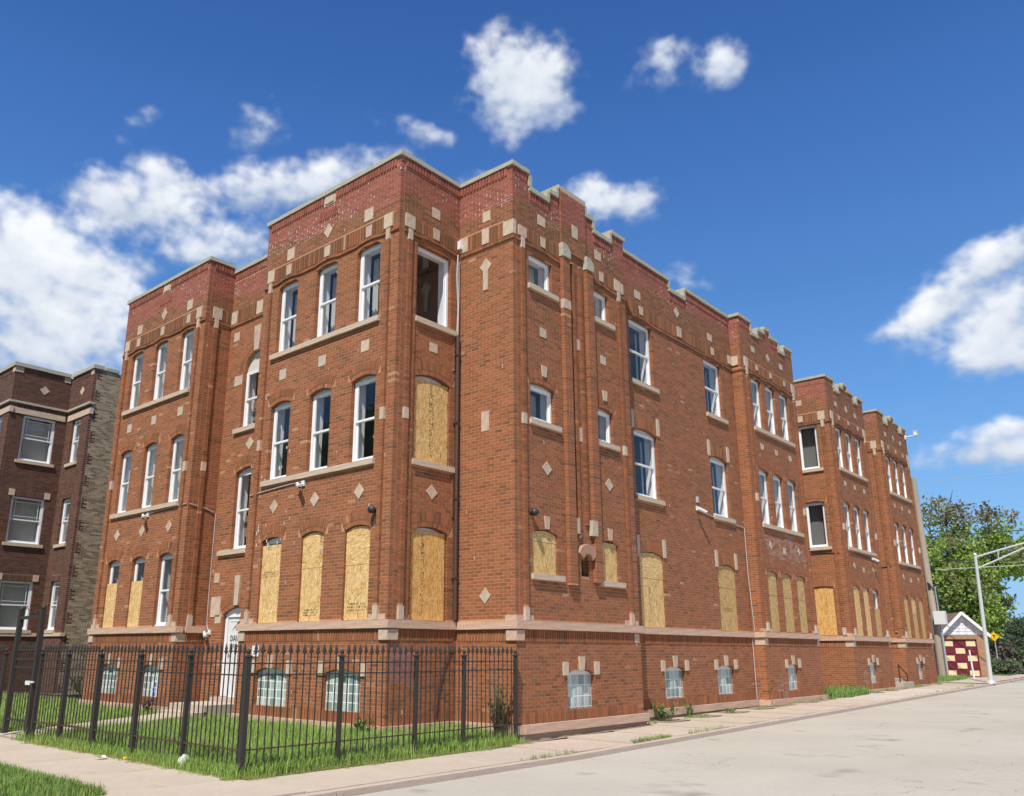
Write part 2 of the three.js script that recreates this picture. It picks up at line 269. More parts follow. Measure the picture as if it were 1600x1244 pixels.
  lay() { // backing with its openings, then the courses
    const o = this.o, e0 = o.c0 != null ? 0.02 : 0.003, e1 = o.c1 != null ? 0.02 : 0.003, sh = new THREE.Shape(), top = this.top;
    sh.moveTo(this.x0 + e0, this.y0); sh.lineTo(this.x1 - e1, this.y0);
    for (let i = top.length - 1; i >= 0; i--) { const [a, b, y] = top[i]; sh.lineTo(i === top.length - 1 ? this.x1 - e1 : b, y - 0.004); sh.lineTo(i === 0 ? this.x0 + e0 : a, y - 0.004); }
    sh.closePath();
    const g = 0.012;
    for (const h of this.holes) { const p = new THREE.Path(); p.moveTo(h.a - g, h.y0 - g); p.lineTo(h.b + g, h.y0 - g); p.lineTo(h.b + g, h.y1 + g); if (h.r) { for (let i = 11; i > 0; i--) { const x = lerp(h.a, h.b, i / 12); p.lineTo(x, h.topAt(x) + g); } } p.lineTo(h.a - g, h.y1 + g); p.closePath(); sh.holes.push(p); }
    const th = o.thick ?? 0.3;
    const t1 = Math.min(th, 0.15); this.B.add(numbered('wall'), new THREE.ExtrudeGeometry(sh, { depth: t1, bevelEnabled: false, curveSegments: 4 }).translate(0, 0, -t1 - 0.002), o.mortar ?? M.mortar, this.m);
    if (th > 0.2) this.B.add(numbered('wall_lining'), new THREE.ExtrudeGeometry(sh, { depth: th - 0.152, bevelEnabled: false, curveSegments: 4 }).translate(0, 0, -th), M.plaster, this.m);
    for (const h of this.holes) if (h.ring) this.ring(h, h.ring);
    let i = 0;
    for (let y = COURSE0 + Math.ceil((this.y0 - COURSE0) / COURSE) * COURSE; y + BH <= this.ymax + 0.01; y += COURSE, i++) {
      const k = Math.round((y - COURSE0) / COURSE), ym = y + BH / 2; let iv = [];
      const ends = [o.c0 != null && ((k + o.c0) % 2 + 2) % 2 ? 0.1125 : 0, o.c1 != null && ((k + o.c1) % 2 + 2) % 2 ? 0.1125 : 0];
      for (const [a, b, yt] of top) if (y + BH <= yt + 0.004) iv.push([a, b]);
      iv = iv.reduce((acc, p) => { const l = acc[acc.length - 1]; if (l && Math.abs(l[1] - p[0]) < 0.002) l[1] = p[1]; else acc.push([...p]); return acc; }, []);
      if (iv.length) { if (Math.abs(iv[0][0] - this.x0) < 0.01) iv[0][0] += ends[0]; const l = iv[iv.length - 1]; if (Math.abs(l[1] - this.x1) < 0.01) l[1] -= ends[1]; }
      const cut = (a, b) => { iv = iv.flatMap(([p, q]) => (b <= p || a >= q ? [[p, q]] : [[p, Math.min(q, a)], [Math.max(p, b), q]].filter(([m, n]) => n - m > 0.02))); };
      for (const s of this.skip) if (Math.min(y + BH, s.y1) - Math.max(y, s.y0) > 0.012) cut(s.a, s.b);
      for (const h of this.holes) {
        if (y + BH <= h.y0 + 0.006) continue;
        if (ym < h.y1) { cut(h.a, h.b); continue; }
        if (!h.r) { if (y < h.y1 - 0.006) cut(h.a, h.b); if (h.ring) { /* flat head drawn with soldiers */ } continue; }
        const e = (h.ringTop ?? 0.02) - 0.025, c = (h.b - h.a) / 2, Rr = (c * c + h.r * h.r) / (2 * h.r), cy = h.y1 + h.r - Rr, q = (Rr + e) ** 2 - (ym - cy) ** 2;
        if (q > 0 && ym > cy) { const w = Math.min(Math.sqrt(q), c + 0.03 + e * c / Rr); cut((h.a + h.b) / 2 - w, (h.a + h.b) / 2 + w); }
      }
      const dir = this.xm === this.x0 ? 1 : -1, off = (k % 2 + 2) % 2 ? PITCH / 2 : 0;
      for (const [a, b] of iv) {
        const n0 = Math.floor(((dir > 0 ? a - this.xm : this.xm - b) - off) / PITCH) - 1, n1 = Math.ceil(((dir > 0 ? b - this.xm : this.xm - a) - off) / PITCH) + 1;
        const cells = [];
        for (let n = n0; n <= n1; n++) {
          const p = off + n * PITCH; let l = dir > 0 ? this.xm + p : this.xm - p - BL, r = l + BL; l = Math.max(l, a); r = Math.min(r, b);
          if (r - l > 0.001) cells.push([l, r]);
        }
        cells.sort((p, q) => p[0] - q[0]);
        if (!cells.length) { if (b - a > 0.02) cells.push([a, b]); else continue; }
        cells[0][0] = a; cells[cells.length - 1][1] = b;                       // no slivers at the ends
        if (cells.length > 1 && cells[0][1] - cells[0][0] < 0.06) { cells[1][0] = a; cells.shift(); }
        if (cells.length > 1) { const z = cells[cells.length - 1]; if (z[1] - z[0] < 0.06) { cells[cells.length - 2][1] = b; cells.pop(); } }
        for (const [l, r] of cells) { this.brick((l + r) / 2, ym + (this.R() - 0.5) * 0.002, r - l, BH, this.R() * 0.0015); this.smear?.(l, y, r); }
      }
    }
  }
}
const pick = (list, R) => list[Math.floor(R() * list.length)];
function mainTone(s, y, R, w) {
  const wob = fbm3(s * 0.9 + (w.val * 3.1), y * 0.9, w.val, 3), fine = fbm3(s * 3.3, y * 3.3, w.val * 1.7, 2), line = (w.o.redFrom ?? 9.32) + wob * 0.55;
  if (y > line + (R() - 0.5) * 0.12) { return pick(TONES.red, R); }
  if (y > 8.5 + wob * 0.6 || (w.o.grime && y > w.o.grime + wob)) return R() < 0.82 ? pick(TONES.brown, R) : pick(TONES.orange, R);
  if (w.o.patch) { const [a, b, c, d] = w.o.patch; if (s > a && s < b && y > c + wob * 0.3 && y < d + wob * 0.3) return pick(TONES.patch, R); }
  for (const [a, b, c, d] of w.o.bloom ?? []) if (s > a + wob && s < b + wob && y > c + wob * 0.5 && y < d + wob * 0.5 && R() < 0.5 + fine) return pick(TONES.bloom, R);
  if (R() < (w.o.fleck ?? 0.004) * (1 + 4 * Math.max(0, fine))) return pick(TONES.lime, R);
  if (R() < 0.07 + fine * 0.35 + clamp(wob - 0.05) * 0.9) return pick(TONES.brown, R);
  return pick(TONES.orange, R);
}
const mainBuilding = new Building('apartment_building', 'three-storey corner apartment building of orange-red brick with many boarded ground-floor windows', 'apartment building', [12.45, 0, 10.06]);

// ------------------------------------------------------------------ windows, boards, glass block
const ring2 = (w, h, r, t, tb, tt, depth) => { // a frame: outline w by h with an arched head of rise r, inner opening t in from the sides
  const s = new THREE.Shape(); s.moveTo(-w / 2, 0); s.lineTo(w / 2, 0); s.lineTo(w / 2, h);
  if (r) { const c = w / 2, Rr = (c * c + r * r) / (2 * r); for (let i = 11; i > 0; i--) { const x = lerp(-c, c, i / 12); s.lineTo(x, h + r - Rr + Math.sqrt(Rr * Rr - x * x)); } }
  s.lineTo(-w / 2, h); s.closePath();
  const p = new THREE.Path(); p.moveTo(-w / 2 + t, tb); p.lineTo(w / 2 - t, tb); p.lineTo(w / 2 - t, h - tt); p.lineTo(-w / 2 + t, h - tt); p.closePath(); s.holes.push(p);
  return new THREE.ExtrudeGeometry(s, { depth, bevelEnabled: false });
};
function windowGeo(w, h, r, kind) {
  return memo(['win', w.toFixed(2), h.toFixed(2), r.toFixed(2), kind].join(), () => {
    const t = 0.058, frame = merge([ring2(w, h, 0, t, 0.055, 0.03, 0.075).translate(0, 0, -0.165), ring2(w, h + r * 0.6, 0, 0.03, 0.03, 0.02, 0.19).translate(0, 0, -0.36), box(w - 0.02, 0.03, 0.05, 0, 0.018, -0.075)]);
    const iw = w - 2 * t, top = h - 0.03, bot = 0.055, mid = (top + bot) / 2;
    const sash = (a, b, z) => ring2(iw, b - a, 0, 0.042, 0.045, 0.042, 0.032).translate(0, a, z), pane = (a, b, z) => new THREE.PlaneGeometry(iw - 0.07, b - a - 0.07).translate(0, (a + b) / 2, z);
    const head = r ? [['arch_filler', (() => { const s = new THREE.Shape(), c = w / 2, Rr = (c * c + r * r) / (2 * r); s.moveTo(-c, 0); s.lineTo(c, 0); for (let i = 11; i > 0; i--) { const x = lerp(-c, c, i / 12); s.lineTo(x, r - Rr + Math.sqrt(Rr * Rr - x * x)); } s.closePath(); return new THREE.ExtrudeGeometry(s, { depth: 0.06, bevelEnabled: false }).translate(0, h + 0.001, -0.16); })()]] : [];
    if (kind === 'fixed') return { frame, parts: [...head, ['sash', sash(bot, top, -0.145)], ['pane', pane(bot, top, -0.13)]] };
    const parts = [...head, ['sash', sash(mid - 0.02, top, -0.125)], ['pane', pane(mid - 0.02, top, -0.11)], ['sash', sash(bot, mid + 0.022, -0.16)], ['pane', pane(bot, mid + 0.022, -0.145)]];
    if (kind === 'prairie') { const a = mid - 0.02, x = iw / 2 - 0.13; parts.push(['glazing_bar', merge([box(0.016, top - a - 0.08, 0.012, -x, (a + top) / 2, -0.1), box(0.016, top - a - 0.08, 0.012, x, (a + top) / 2, -0.1), box(iw - 0.08, 0.016, 0.011, 0, top - 0.15, -0.1), box(iw - 0.08, 0.016, 0.011, 0, a + 0.15, -0.1)])]); }
    return { frame, parts };
  });
}
function addWindow(W, h, kind = 'hung', o = {}) {
  const w = h.b - h.a - 0.006, hh = h.y1 - h.y0, q = windowGeo(w, hh, h.r, kind), g = new THREE.Group();
  mesh('frame', q.frame, M.white, g);
  for (const [n, geo] of q.parts) mesh(n, geo, n === 'pane' ? (W.R() < 0.3 ? M.hazy : M.glass) : n === 'arch_filler' ? M.filler : M.sashWhite, g);
  if (o.curtain) { const c = o.curtain, cw = w * c[1], geo = new THREE.PlaneGeometry(cw, hh * 0.94, 24, 1); const p = geo.attributes.position; for (let i = 0; i < p.count; i++) p.setZ(i, Math.sin(p.getX(i) * 70) * 0.018); geo.computeVertexNormals(); mesh('curtain', geo.translate((c[0] - 0.5) * w, hh / 2, -0.44), c[2] ? M.curtainDark : M.curtain, g); }
  W.B.put(g, W.at((h.a + h.b) / 2, h.y0, 0), numbered('window')); return g;
}
function addBoard(W, h, y0, y1, { m = 0, arch = true, d = -0.055, seam, gap = 0, stamps = [] } = {}) {
  const w = h.b - h.a - 0.012 - gap, xm = (h.a + h.b) / 2 - gap / 2;
  const cuts = seam ? [[y0, seam - 0.006], [seam, y1]] : [[y0, y1]];
  cuts.forEach(([a, b], i) => {
    const s = new THREE.Shape(); s.moveTo(-w / 2, 0); s.lineTo(w / 2, 0);
    if (arch && i === cuts.length - 1 && h.r) { for (let k = 12; k >= 0; k--) { const x = lerp(-w / 2, w / 2, k / 12); s.lineTo(x, h.topAt(xm + x) - 0.008 - a); } } else { s.lineTo(w / 2, b - a); s.lineTo(-w / 2, b - a); }
    s.closePath();
    const geo = new THREE.ExtrudeGeometry(s, { depth: 0.012, bevelEnabled: false }), uv = geo.attributes.uv, ou = W.R() * 3, ov = W.R() * 3, flip = (seam && i) ? 1 : 0; for (let k = 0; k < uv.count; k++) { const x = uv.getX(k), y = uv.getY(k); uv.setXY(k, (flip ? y : x) + ou, (flip ? x : y) + ov); }
    const g = new THREE.Mesh(geo, M.osb[W.R() < 0.25 ? (m + 1) % 4 : m]); W.B.put(g, W.at(xm, a, d + i * 0.004).multiply(new THREE.Matrix4().makeRotationZ((W.R() - 0.5) * 0.008)), numbered('board'));
    for (const [fx, fy, sw, shh, part, turn] of stamps) if ((part ?? 0) === i) { const p = mesh('mill_stamp', new THREE.PlaneGeometry(sw, shh), M.stamp, g); p.position.set(fx * w, fy * (b - a), 0.0135); if (turn) p.rotation.z = Math.PI / 2; }
  });
  // the white window frame left in the opening behind the boards
  const fr = ring2(h.b - h.a - 0.006, h.y1 - h.y0, h.r, 0.05, 0.05, 0.05, 0.06); W.B.add(numbered('window_frame'), fr, M.white, W.at((h.a + h.b) / 2, h.y0, -0.17));
  W.B.add(numbered('window_backing'), box(h.b - h.a, h.y1 - h.y0, 0.02), M.lampBlack, W.at((h.a + h.b) / 2, (h.y0 + h.y1) / 2, -0.22));
}
function addBlocks(W, h, nx, ny) {
  const g = new THREE.Group(), w = h.b - h.a, hh = h.y1 - h.y0, bw = w / nx, bh = hh / ny, geo = memo(['gb', bw.toFixed(3), bh.toFixed(3)].join(), () => { const s = new THREE.Shape(), a = bw / 2 - 0.014, b = bh / 2 - 0.014; s.moveTo(-a, -b); s.lineTo(a, -b); s.lineTo(a, b); s.lineTo(-a, b); s.closePath(); return new THREE.ExtrudeGeometry(s, { depth: 0.05, bevelEnabled: true, bevelSize: 0.008, bevelThickness: 0.012, bevelSegments: 2 }); });
  const grid = [];
  for (let i = 0; i <= nx; i++) grid.push(box(0.024, hh, 0.07, -w / 2 + i * bw + (i === 0 ? 0.012 : i === nx ? -0.012 : 0), hh / 2, -0.13));
  for (let j = 0; j <= ny; j++) grid.push(box(w - 0.05, 0.024, 0.069, 0, j * bh + (j === 0 ? 0.012 : j === ny ? -0.012 : 0), -0.13));
  if (h.r) { const s = new THREE.Shape(); s.moveTo(-w / 2, 0); s.lineTo(w / 2, 0); for (let k = 12; k >= 0; k--) { const x = lerp(-w / 2, w / 2, k / 12); s.lineTo(x, h.topAt((h.a + h.b) / 2 + x) - h.y1); } s.closePath(); grid.push(new THREE.ExtrudeGeometry(s, { depth: 0.07, bevelEnabled: false }).translate(0, hh + 0.002, -0.165)); }
  mesh('frame', merge(grid), memo('gbgrid', () => std([0.78, 0.78, 0.74], 0.8)), g);
  for (let i = 0; i < nx; i++) for (let j = 0; j < ny; j++) { const o = mesh('glass_block', geo, M.block[Math.floor(W.R() * 3)], g); o.position.set(-w / 2 + (i + 0.5) * bw, (j + 0.5) * bh, -0.155); o.rotation.z = W.R() < 0.5 ? 0 : Math.PI; }
  mesh('backing', box(w, hh, 0.02, 0, hh / 2, -0.27), memo('gbback', () => std([0.12, 0.14, 0.13], 0.9)), g);
  W.B.put(g, W.at((h.a + h.b) / 2, h.y0, 0), numbered('window'));
}

// ------------------------------------------------------------------ the apartment building
const B0 = mainBuilding;
const W = {
  F1: new Wall(B0, 'u', 10.62, 11.59, 16.35, { c1: 0, fleck: 0.012, redFrom: 9.3, y1: 10.15, mirror: true }),
  R1: new Wall(B0, 'v', 11.59, 10.62, 12.45, { c0: 1, y1: 10.15, patch: [10.7, 11.35, -0.55, 0.1] }),
  F2: new Wall(B0, 'u', 12.45, 10.06, 11.59, { c1: 0, y1: 10.15, mirror: true }),
  A: new Wall(B0, 'v', 10.06, 12.45, 16.86, { c0: 1, top: [[12.45, 12.98, 10.16], [12.98, 13.72, 9.77], [13.72, 14.1, 10.04], [14.1, 15.12, 10.3], [15.12, 15.47, 10.04], [15.47, 16.28, 9.74], [16.28, 16.86, 10.04]] }),
  B: new Wall(B0, 'v', 10.53, 16.86, 23.87, { redFrom: 9.6, top: [[16.86, 20.0, 10.2], [20.0, 20.97, 9.9], [20.97, 23.87, 10.23]] }),
  CR: new Wall(B0, 'u', 23.87, 10.19, 10.53, { c1: 0, y1: 10.23, mirror: true }),
  L: new Wall(B0, 'u', 10.66, 19.07, 23.65, { c1: 0, fleck: 0.012, y1: 10.15, mirror: true }),
  LR: new Wall(B0, 'v', 19.07, 10.66, 11.43, { c0: 1, y1: 10.15 }),
  R: new Wall(B0, 'u', 11.43, 16.35, 19.07, { y1: 10.0, fleck: 0.01, y0: -1.45 }),
};
const cren = (a, b) => { const k = (b - a) / 4.25; return [[a, a + 0.83 * k, 10.26], [a + 0.83 * k, a + 1.38 * k, 9.87], [a + 1.38 * k, a + 1.93 * k, 10.18], [a + 1.93 * k, a + 2.33 * k, 10.38], [a + 2.33 * k, a + 3.03 * k, 10.18], [a + 3.03 * k, a + 3.53 * k, 9.87], [a + 3.53 * k, b, 10.18]]; };
W.C = new Wall(B0, 'v', 10.19, 23.87, 28.12, { c0: 1, grime: 8.2, redFrom: 9.9, top: cren(23.87, 28.12), bloom: [[24.5, 27.8, 2.65, 3.45], [24.5, 25.4, -1.3, -0.75]] });
W.WF = new Wall(B0, 'u', 31.85, 10.34, 11.95, { c1: 0, y1: 10.28, mirror: true, redFrom: 9.75, grime: 7.4 });
W.W = new Wall(B0, 'v', 10.34, 31.85, 36.15, { c0: 1, bloom: [[32.4, 33.2, -1.1, -0.4]], redFrom: 10.3, grime: 8.2, top: cren(31.85, 36.15).map(([a, b, y]) => [a, b, y + 0.03]) });
W.XF = new Wall(B0, 'u', 38.1, 10.34, 11.25, { c1: 0, y1: 10.25, mirror: true, redFrom: 9.9 });
W.X = new Wall(B0, 'v', 10.34, 38.1, 42.4, { c0: 1, redFrom: 10.4, grime: 8.2, top: cren(38.1, 42.4) });

// stones that turn a corner: the front stone shows its end on the street side, the street stone follows
function cornerStone(F, v, S, u, y, h, wf, ws, o0 = {}) { const o = { proud: 0.014, m: M.lime, ...o0 }; const e = o.proud; F.square(v + (wf - e) / 2, y, wf + e, h, { depth: 0.1, ...o }); if (ws > 0.1) S.square(u + 0.1 - e + (ws - 0.1 + e) / 2 + 0.001, y, ws - 0.1 + e, h, { depth: 0.1, ...o }); }
function trims(w, a, b, opt = {}) { // soldier courses, belt and base stones of one wall; a, b = where the stones run
  const [p, q] = opt.sold ?? [a, b];
  w.soldiers(p, q, 0.185, 0.385, 0.012, 0.0755); w.band(p, q, 0.39, 0.56);
  w.run('belt_stone', a, b, 0.40, 0.55, 0.062, M.limePink, 1.25, 0.2);
  w.run('base_stone', opt.base?.[0] ?? a, opt.base?.[1] ?? b, -1.46, -1.30, 0.09, M.limePink, 1.6, 0.22);
  if (opt.noBaseSold !== true) w.soldiers(p, q, -1.285, -1.10, 0.012, 0.083, undefined, 0.022);
}
function coping(w, list, proud = 0.05, depth = 0.40) { // [a, b, underside]
  list.forEach(([a, b, y], i) => {
    w.run('coping_stone', a, b, y, y + 0.1, proud, M.limeGrey, 0.95, depth);
    const nx = list[i + 1]; if (nx && Math.abs(nx[2] - y) > 0.05) { const lo = Math.min(y, nx[2]) + 0.101, hi = Math.max(y, nx[2]) - 0.001; if (hi - lo > 0.04) w.B.add(numbered('coping_stone'), box(0.1, hi - lo, depth - 0.01), M.limeGrey, w.at(w.x(b) + (nx[2] < y ? 0.03 : -0.03), (lo + hi) / 2, proud - depth / 2 - 0.004)); }
  });
}
const sill = (w, a, b, y, len = 1.3) => { w.run('window_sill', a, b, y - 0.115, y, 0.065, M.lime, len, 0.2); w.band(a, b, y - 0.115, y); };
function ears(w, h, y, ww, hh, key) { for (const s of [h.a - ww * 0.42, h.b + ww * 0.42]) w.B.add(numbered('lintel_stone'), memo(['ear', ww, hh].join(), () => box(ww, hh, 0.1, 0, 0, -0.05)), M.lime, w.at(s, y, 0.03)); if (key) w.stone('keystone', w.x((h.a + h.b) / 2), key[0], key[1], key[2], { proud: 0.04, taper: 0.02 }); }
function gWindow(w, a, b, nx, ny, o = {}) { const h = w.hole(a, b, -1.27, -0.45, 0.1, [0.11]); addBlocks(w, h, nx, ny); ears(w, h, -0.33, 0.175, 0.26, [-0.23, 0.19, 0.26]); w.band(h.a, h.b, -1.3, -1.25); return h; }
const cent = (h, w) => w.x((h.a + h.b) / 2);

{ // ---- the two bays of the front, with three windows on each floor
  for (const [w, ws, gs, mirrorEnd] of [[W.F1, [[15.0, 15.73], [13.58, 14.30], [12.16, 12.9]], [[14.53, 15.65], [12.28, 13.38]]], [W.L, [[22.37, 23.04], [20.98, 21.66], [19.6, 20.26]], [[21.83, 22.78], [19.69, 20.57]]]]) {
    const left = w === W.L, a = left ? 19.07 : 11.59, b = left ? 23.65 : 16.35, mid = (a + b) / 2;
    for (const [p, q] of gs) gWindow(w, p, q, left ? 4 : 5, 5);
    ws.forEach(([p, q], i) => {
      const h1 = w.hole(p, q, 0.56, 2.28, 0.075, [0.1, 0.19]), h2 = w.hole(p, q, 3.64, 5.36, 0.075, [0.1, 0.19]), h3 = w.hole(p, q, 6.64, 8.33, 0.055);
      addWindow(w, h2, 'hung', left ? { curtain: [0.5, 0.9] } : undefined); addWindow(w, h3, 'hung', { curtain: left ? [0.5, 0.9] : [0.16, 0.3] });
      if (left) { addWindow(w, h1, 'hung'); if (i < 2) { const xm = (h1.a + h1.b) / 2, bw = h1.b - h1.a - 0.01, geo = new THREE.BoxGeometry(bw, 1.17, 0.012); const uv = geo.attributes.uv; for (let k = 0; k < uv.count; k++) uv.setXY(k, uv.getX(k) * bw + i * 1.3, uv.getY(k) * 1.17 + i * 0.7); B0.add(numbered('board'), geo, M.osb[0], w.at(xm, 0.56 + 0.585, -0.045)); } }
      else if (i === 0) addBoard(w, h1, 0.56, 2.2, { m: 0, arch: false, stamps: [[-0.05, 0.62, 0.16, 0.6, 0, 1]] });
      else addBoard(w, h1, 0.56, 2.38, { m: 0, seam: i === 1 ? 1.62 : 1.60, stamps: i === 1 ? [[0, 0.17, 0.17, 0.5, 0, 1], [0.36, 0.5, 0.1, 0.6, 1]] : [[0, 0.24, 0.2, 0.56, 0, 1]] });
      const c = (p + q) / 2;
      w.square(c, 6.08, 0.25, 0.25); w.diamond(c, 3.03, 0.3, 0.32); w.stone('keystone', c, 8.685, 0.2, 0.26, { proud: 0.036, taper: 0.015 });
    });
    const sa = ws[2][0] - 0.06, sb = ws[0][1] + 0.14; sill(w, sa, sb, 6.64); sill(w, sa, sb, 3.64);
    for (const s of [a + 0.31, b - 0.29]) { w.strip(s, 0.8, 8.32); w.stone('stone_block', s, 8.40, 0.11, 0.25, { proud: 0.056 }); w.stone('stone_block', s, 4.51, 0.12, 0.25, { proud: 0.056 }); w.stone('stone_block', s, 0.68, 0.13, 0.25, { proud: 0.058 }); w.square(s + 0.02, 8.72, 0.26, 0.32, { proud: 0.036 }); }
    w.square(a + 0.19, 0.605, 0.24, 0.105, { m: M.limePink }); w.square(a + 0.46, 0.605, 0.16, 0.105, { m: M.limePink }); w.square(b - 0.12, 0.605, 0.2, 0.105, { m: M.limePink }); w.square(b - 0.43, 0.605, 0.15, 0.105, { m: M.limePink });
    w.soldiers(a + 0.2, b - 0.1, 8.52, 8.86, 0.02, 0.09); w.ledge(a, b, 8.425, 0.06, 0.035, 8.33);
    w.square(mid + 1.39, 9.09, 0.28, 0.29); w.square(mid - 1.39, 9.11, 0.28, 0.29); w.diamond(mid, 9.21, 0.31, 0.37);
    w.soldiers(a + 0.13, mid - 0.22, 9.95, 10.14, 0.024, 0.09); w.soldiers(mid + 0.22, b - 0.13, 9.95, 10.14, 0.024, 0.09); w.soldiers(mid - 0.34, mid + 0.34, 9.54, 9.71, 0.016);
    w.square(mid, 10.0, 0.4, 0.26); w.square(mid, 10.0, 0.3, 0.17, { proud: 0.03 });
    w.square(b - 0.12, 0.285, 0.24, 0.19, { proud: 0.03 });
    if (!left) for (let k = 0; k < 26; k++) { const s = 14.9 + w.R() * 1.3, y = 2.2 + w.R() * 0.5 + (w.R() < 0.5 ? w.R() * 2.6 : 0); w.B.add(numbered('paint_fleck'), box(0.008 + w.R() * 0.02, 0.02 + w.R() * 0.08, 0.003), M.camWhite, w.at(w.x(s), y, 0.005)); }
  }
  trims(W.F1, 11.52, 16.4, { sold: [11.79, 16.11] }); trims(W.L, 19.0, 23.7, { sold: [19.29, 23.41] });
  coping(W.F1, [[11.54, 16.4, 10.15]]); coping(W.L, [[19.02, 23.7, 10.15]]);
}
{ // ---- return wall of the right bay
  const w = W.R1, h3 = w.hole(11.15, 12.18, 6.64, 8.29, 0.05), h2 = w.hole(11.17, 12.18, 3.64, 5.36, 0.1, [0.11, 0.2]), h1 = w.hole(11.17, 12.17, 0.55, 2.24, 0.1, [0.11, 0.2]);
  addWindow(w, h3, 'fixed'); addBoard(w, h2, 3.66, 5.36, { m: 0, arch: false, stamps: [[0.02, 0.5, 0.14, 1.6]] }); addBoard(w, h1, 0.56, 2.26, { m: 2, arch: false, gap: 0.03, stamps: [[-0.14, 0.55, 0.1, 1.45]] });
  sill(w, 11.1, 12.32, 6.64); sill(w, 11.1, 12.32, 3.64);
  trims(w, 10.755, 12.45, { sold: [10.86, 12.36], base: [10.755, 12.45] });
  cornerStone(W.F1, 11.59, w, 10.62, 0.285, 0.19, 0.2, 0.23, { proud: 0.04, m: M.lime });
  w.strip(10.9, 0.8, 8.3); w.strip(11.08, 0.57, 8.3, 0.05, 0.025); for (const [p, q] of [[2.62, 3.5], [5.75, 6.5]]) w.strip(12.28, p, q, 0.05, 0.025); w.stone('stone_block', 10.9, 8.39, 0.11, 0.24, { proud: 0.056 }); w.stone('stone_block', 10.9, 4.52, 0.12, 0.23, { proud: 0.056 }); w.stone('stone_block', 10.9, 0.68, 0.13, 0.25, { proud: 0.058 }); w.square(11.06, 0.6, 0.18, 0.1, { m: M.limePink });
  w.square(10.9, 8.7, 0.27, 0.3, { proud: 0.036 }); w.stone('keystone', 11.68, 8.7, 0.2, 0.26, { proud: 0.036, taper: 0.015 }); w.soldiers(11.04, 12.43, 8.53, 8.85, 0.02, 0.09); w.ledge(10.75, 12.4, 8.425, 0.06, 0.035, 8.26);
  w.square(11.68, 9.21, 0.24, 0.24); w.square(11.67, 6.1, 0.23, 0.2); w.diamond(11.69, 3.05, 0.32, 0.31); w.soldiers(10.74, 12.44, 9.95, 10.14, 0.024, 0.09);
  coping(w, [[10.975, 12.397, 10.15]]);
  // downspout and the loose grey cable above it
  B0.add(numbered('downspout'), merge([rod(V(12.34, 0.58, 0.07), V(12.34, 6.55, 0.07), 0.042, 0.042, 10), ...[1.4, 3.0, 4.6, 6.1].map((y) => box(0.11, 0.03, 0.12, 12.34, y, 0.05))]), M.pipeBrown, w.m);
  B0.add(numbered('cable'), merge([pipe([V(12.33, 6.5, 0.05), V(12.35, 7.2, 0.06), V(12.31, 7.9, 0.05), V(12.33, 8.45, 0.06)], 0.02), pipe([V(12.37, 6.5, 0.05), V(12.34, 7.1, 0.08), V(12.38, 7.7, 0.05), V(12.36, 8.3, 0.06)], 0.014)]), M.conduit, w.m);
  B0.add(numbered('cable'), pipe([V(12.3, 0.1, 0.03), V(12.1, -0.25, 0.03), V(11.95, -0.7, 0.03), V(11.9, -1.2, 0.03)], 0.012), M.wire, w.m);
  B0.add(numbered('vent_cap'), box(0.07, 0.2, 0.1, 12.38, 8.7, 0.07), M.camWhite, w.m);
}
{ // ---- plain wall at the re-entrant corner
  const w = W.F2;
  w.square(11.45, 8.69, 0.25, 0.36, { proud: 0.036 }); w.square(10.81, 8.7, 0.2, 0.37, { proud: 0.036 }); w.soldiers(10.3, 11.55, 8.5, 8.86, 0.02, 0.09); w.ledge(10.02, 11.55, 8.41, 0.075, 0.035);
  w.square(10.8, 9.18, 0.22, 0.24); w.soldiers(10.2, 11.57, 9.95, 10.14, 0.024, 0.09);
  w.diamond(10.82, 8.0, 0.34, 0.37); w.stone('stone_block', 10.82, 7.66, 0.13, 0.44, { proud: 0.019 });
  w.square(10.83, 4.54, 0.21, 0.42); w.diamond(10.83, 1.03, 0.29, 0.31);
  trims(w, 9.99, 11.517, { sold: [10.28, 11.55] }); coping(w, [[10.01, 11.94, 10.15]]);
}
const smallA = [[12.97, 13.8], [15.32, 16.08]];
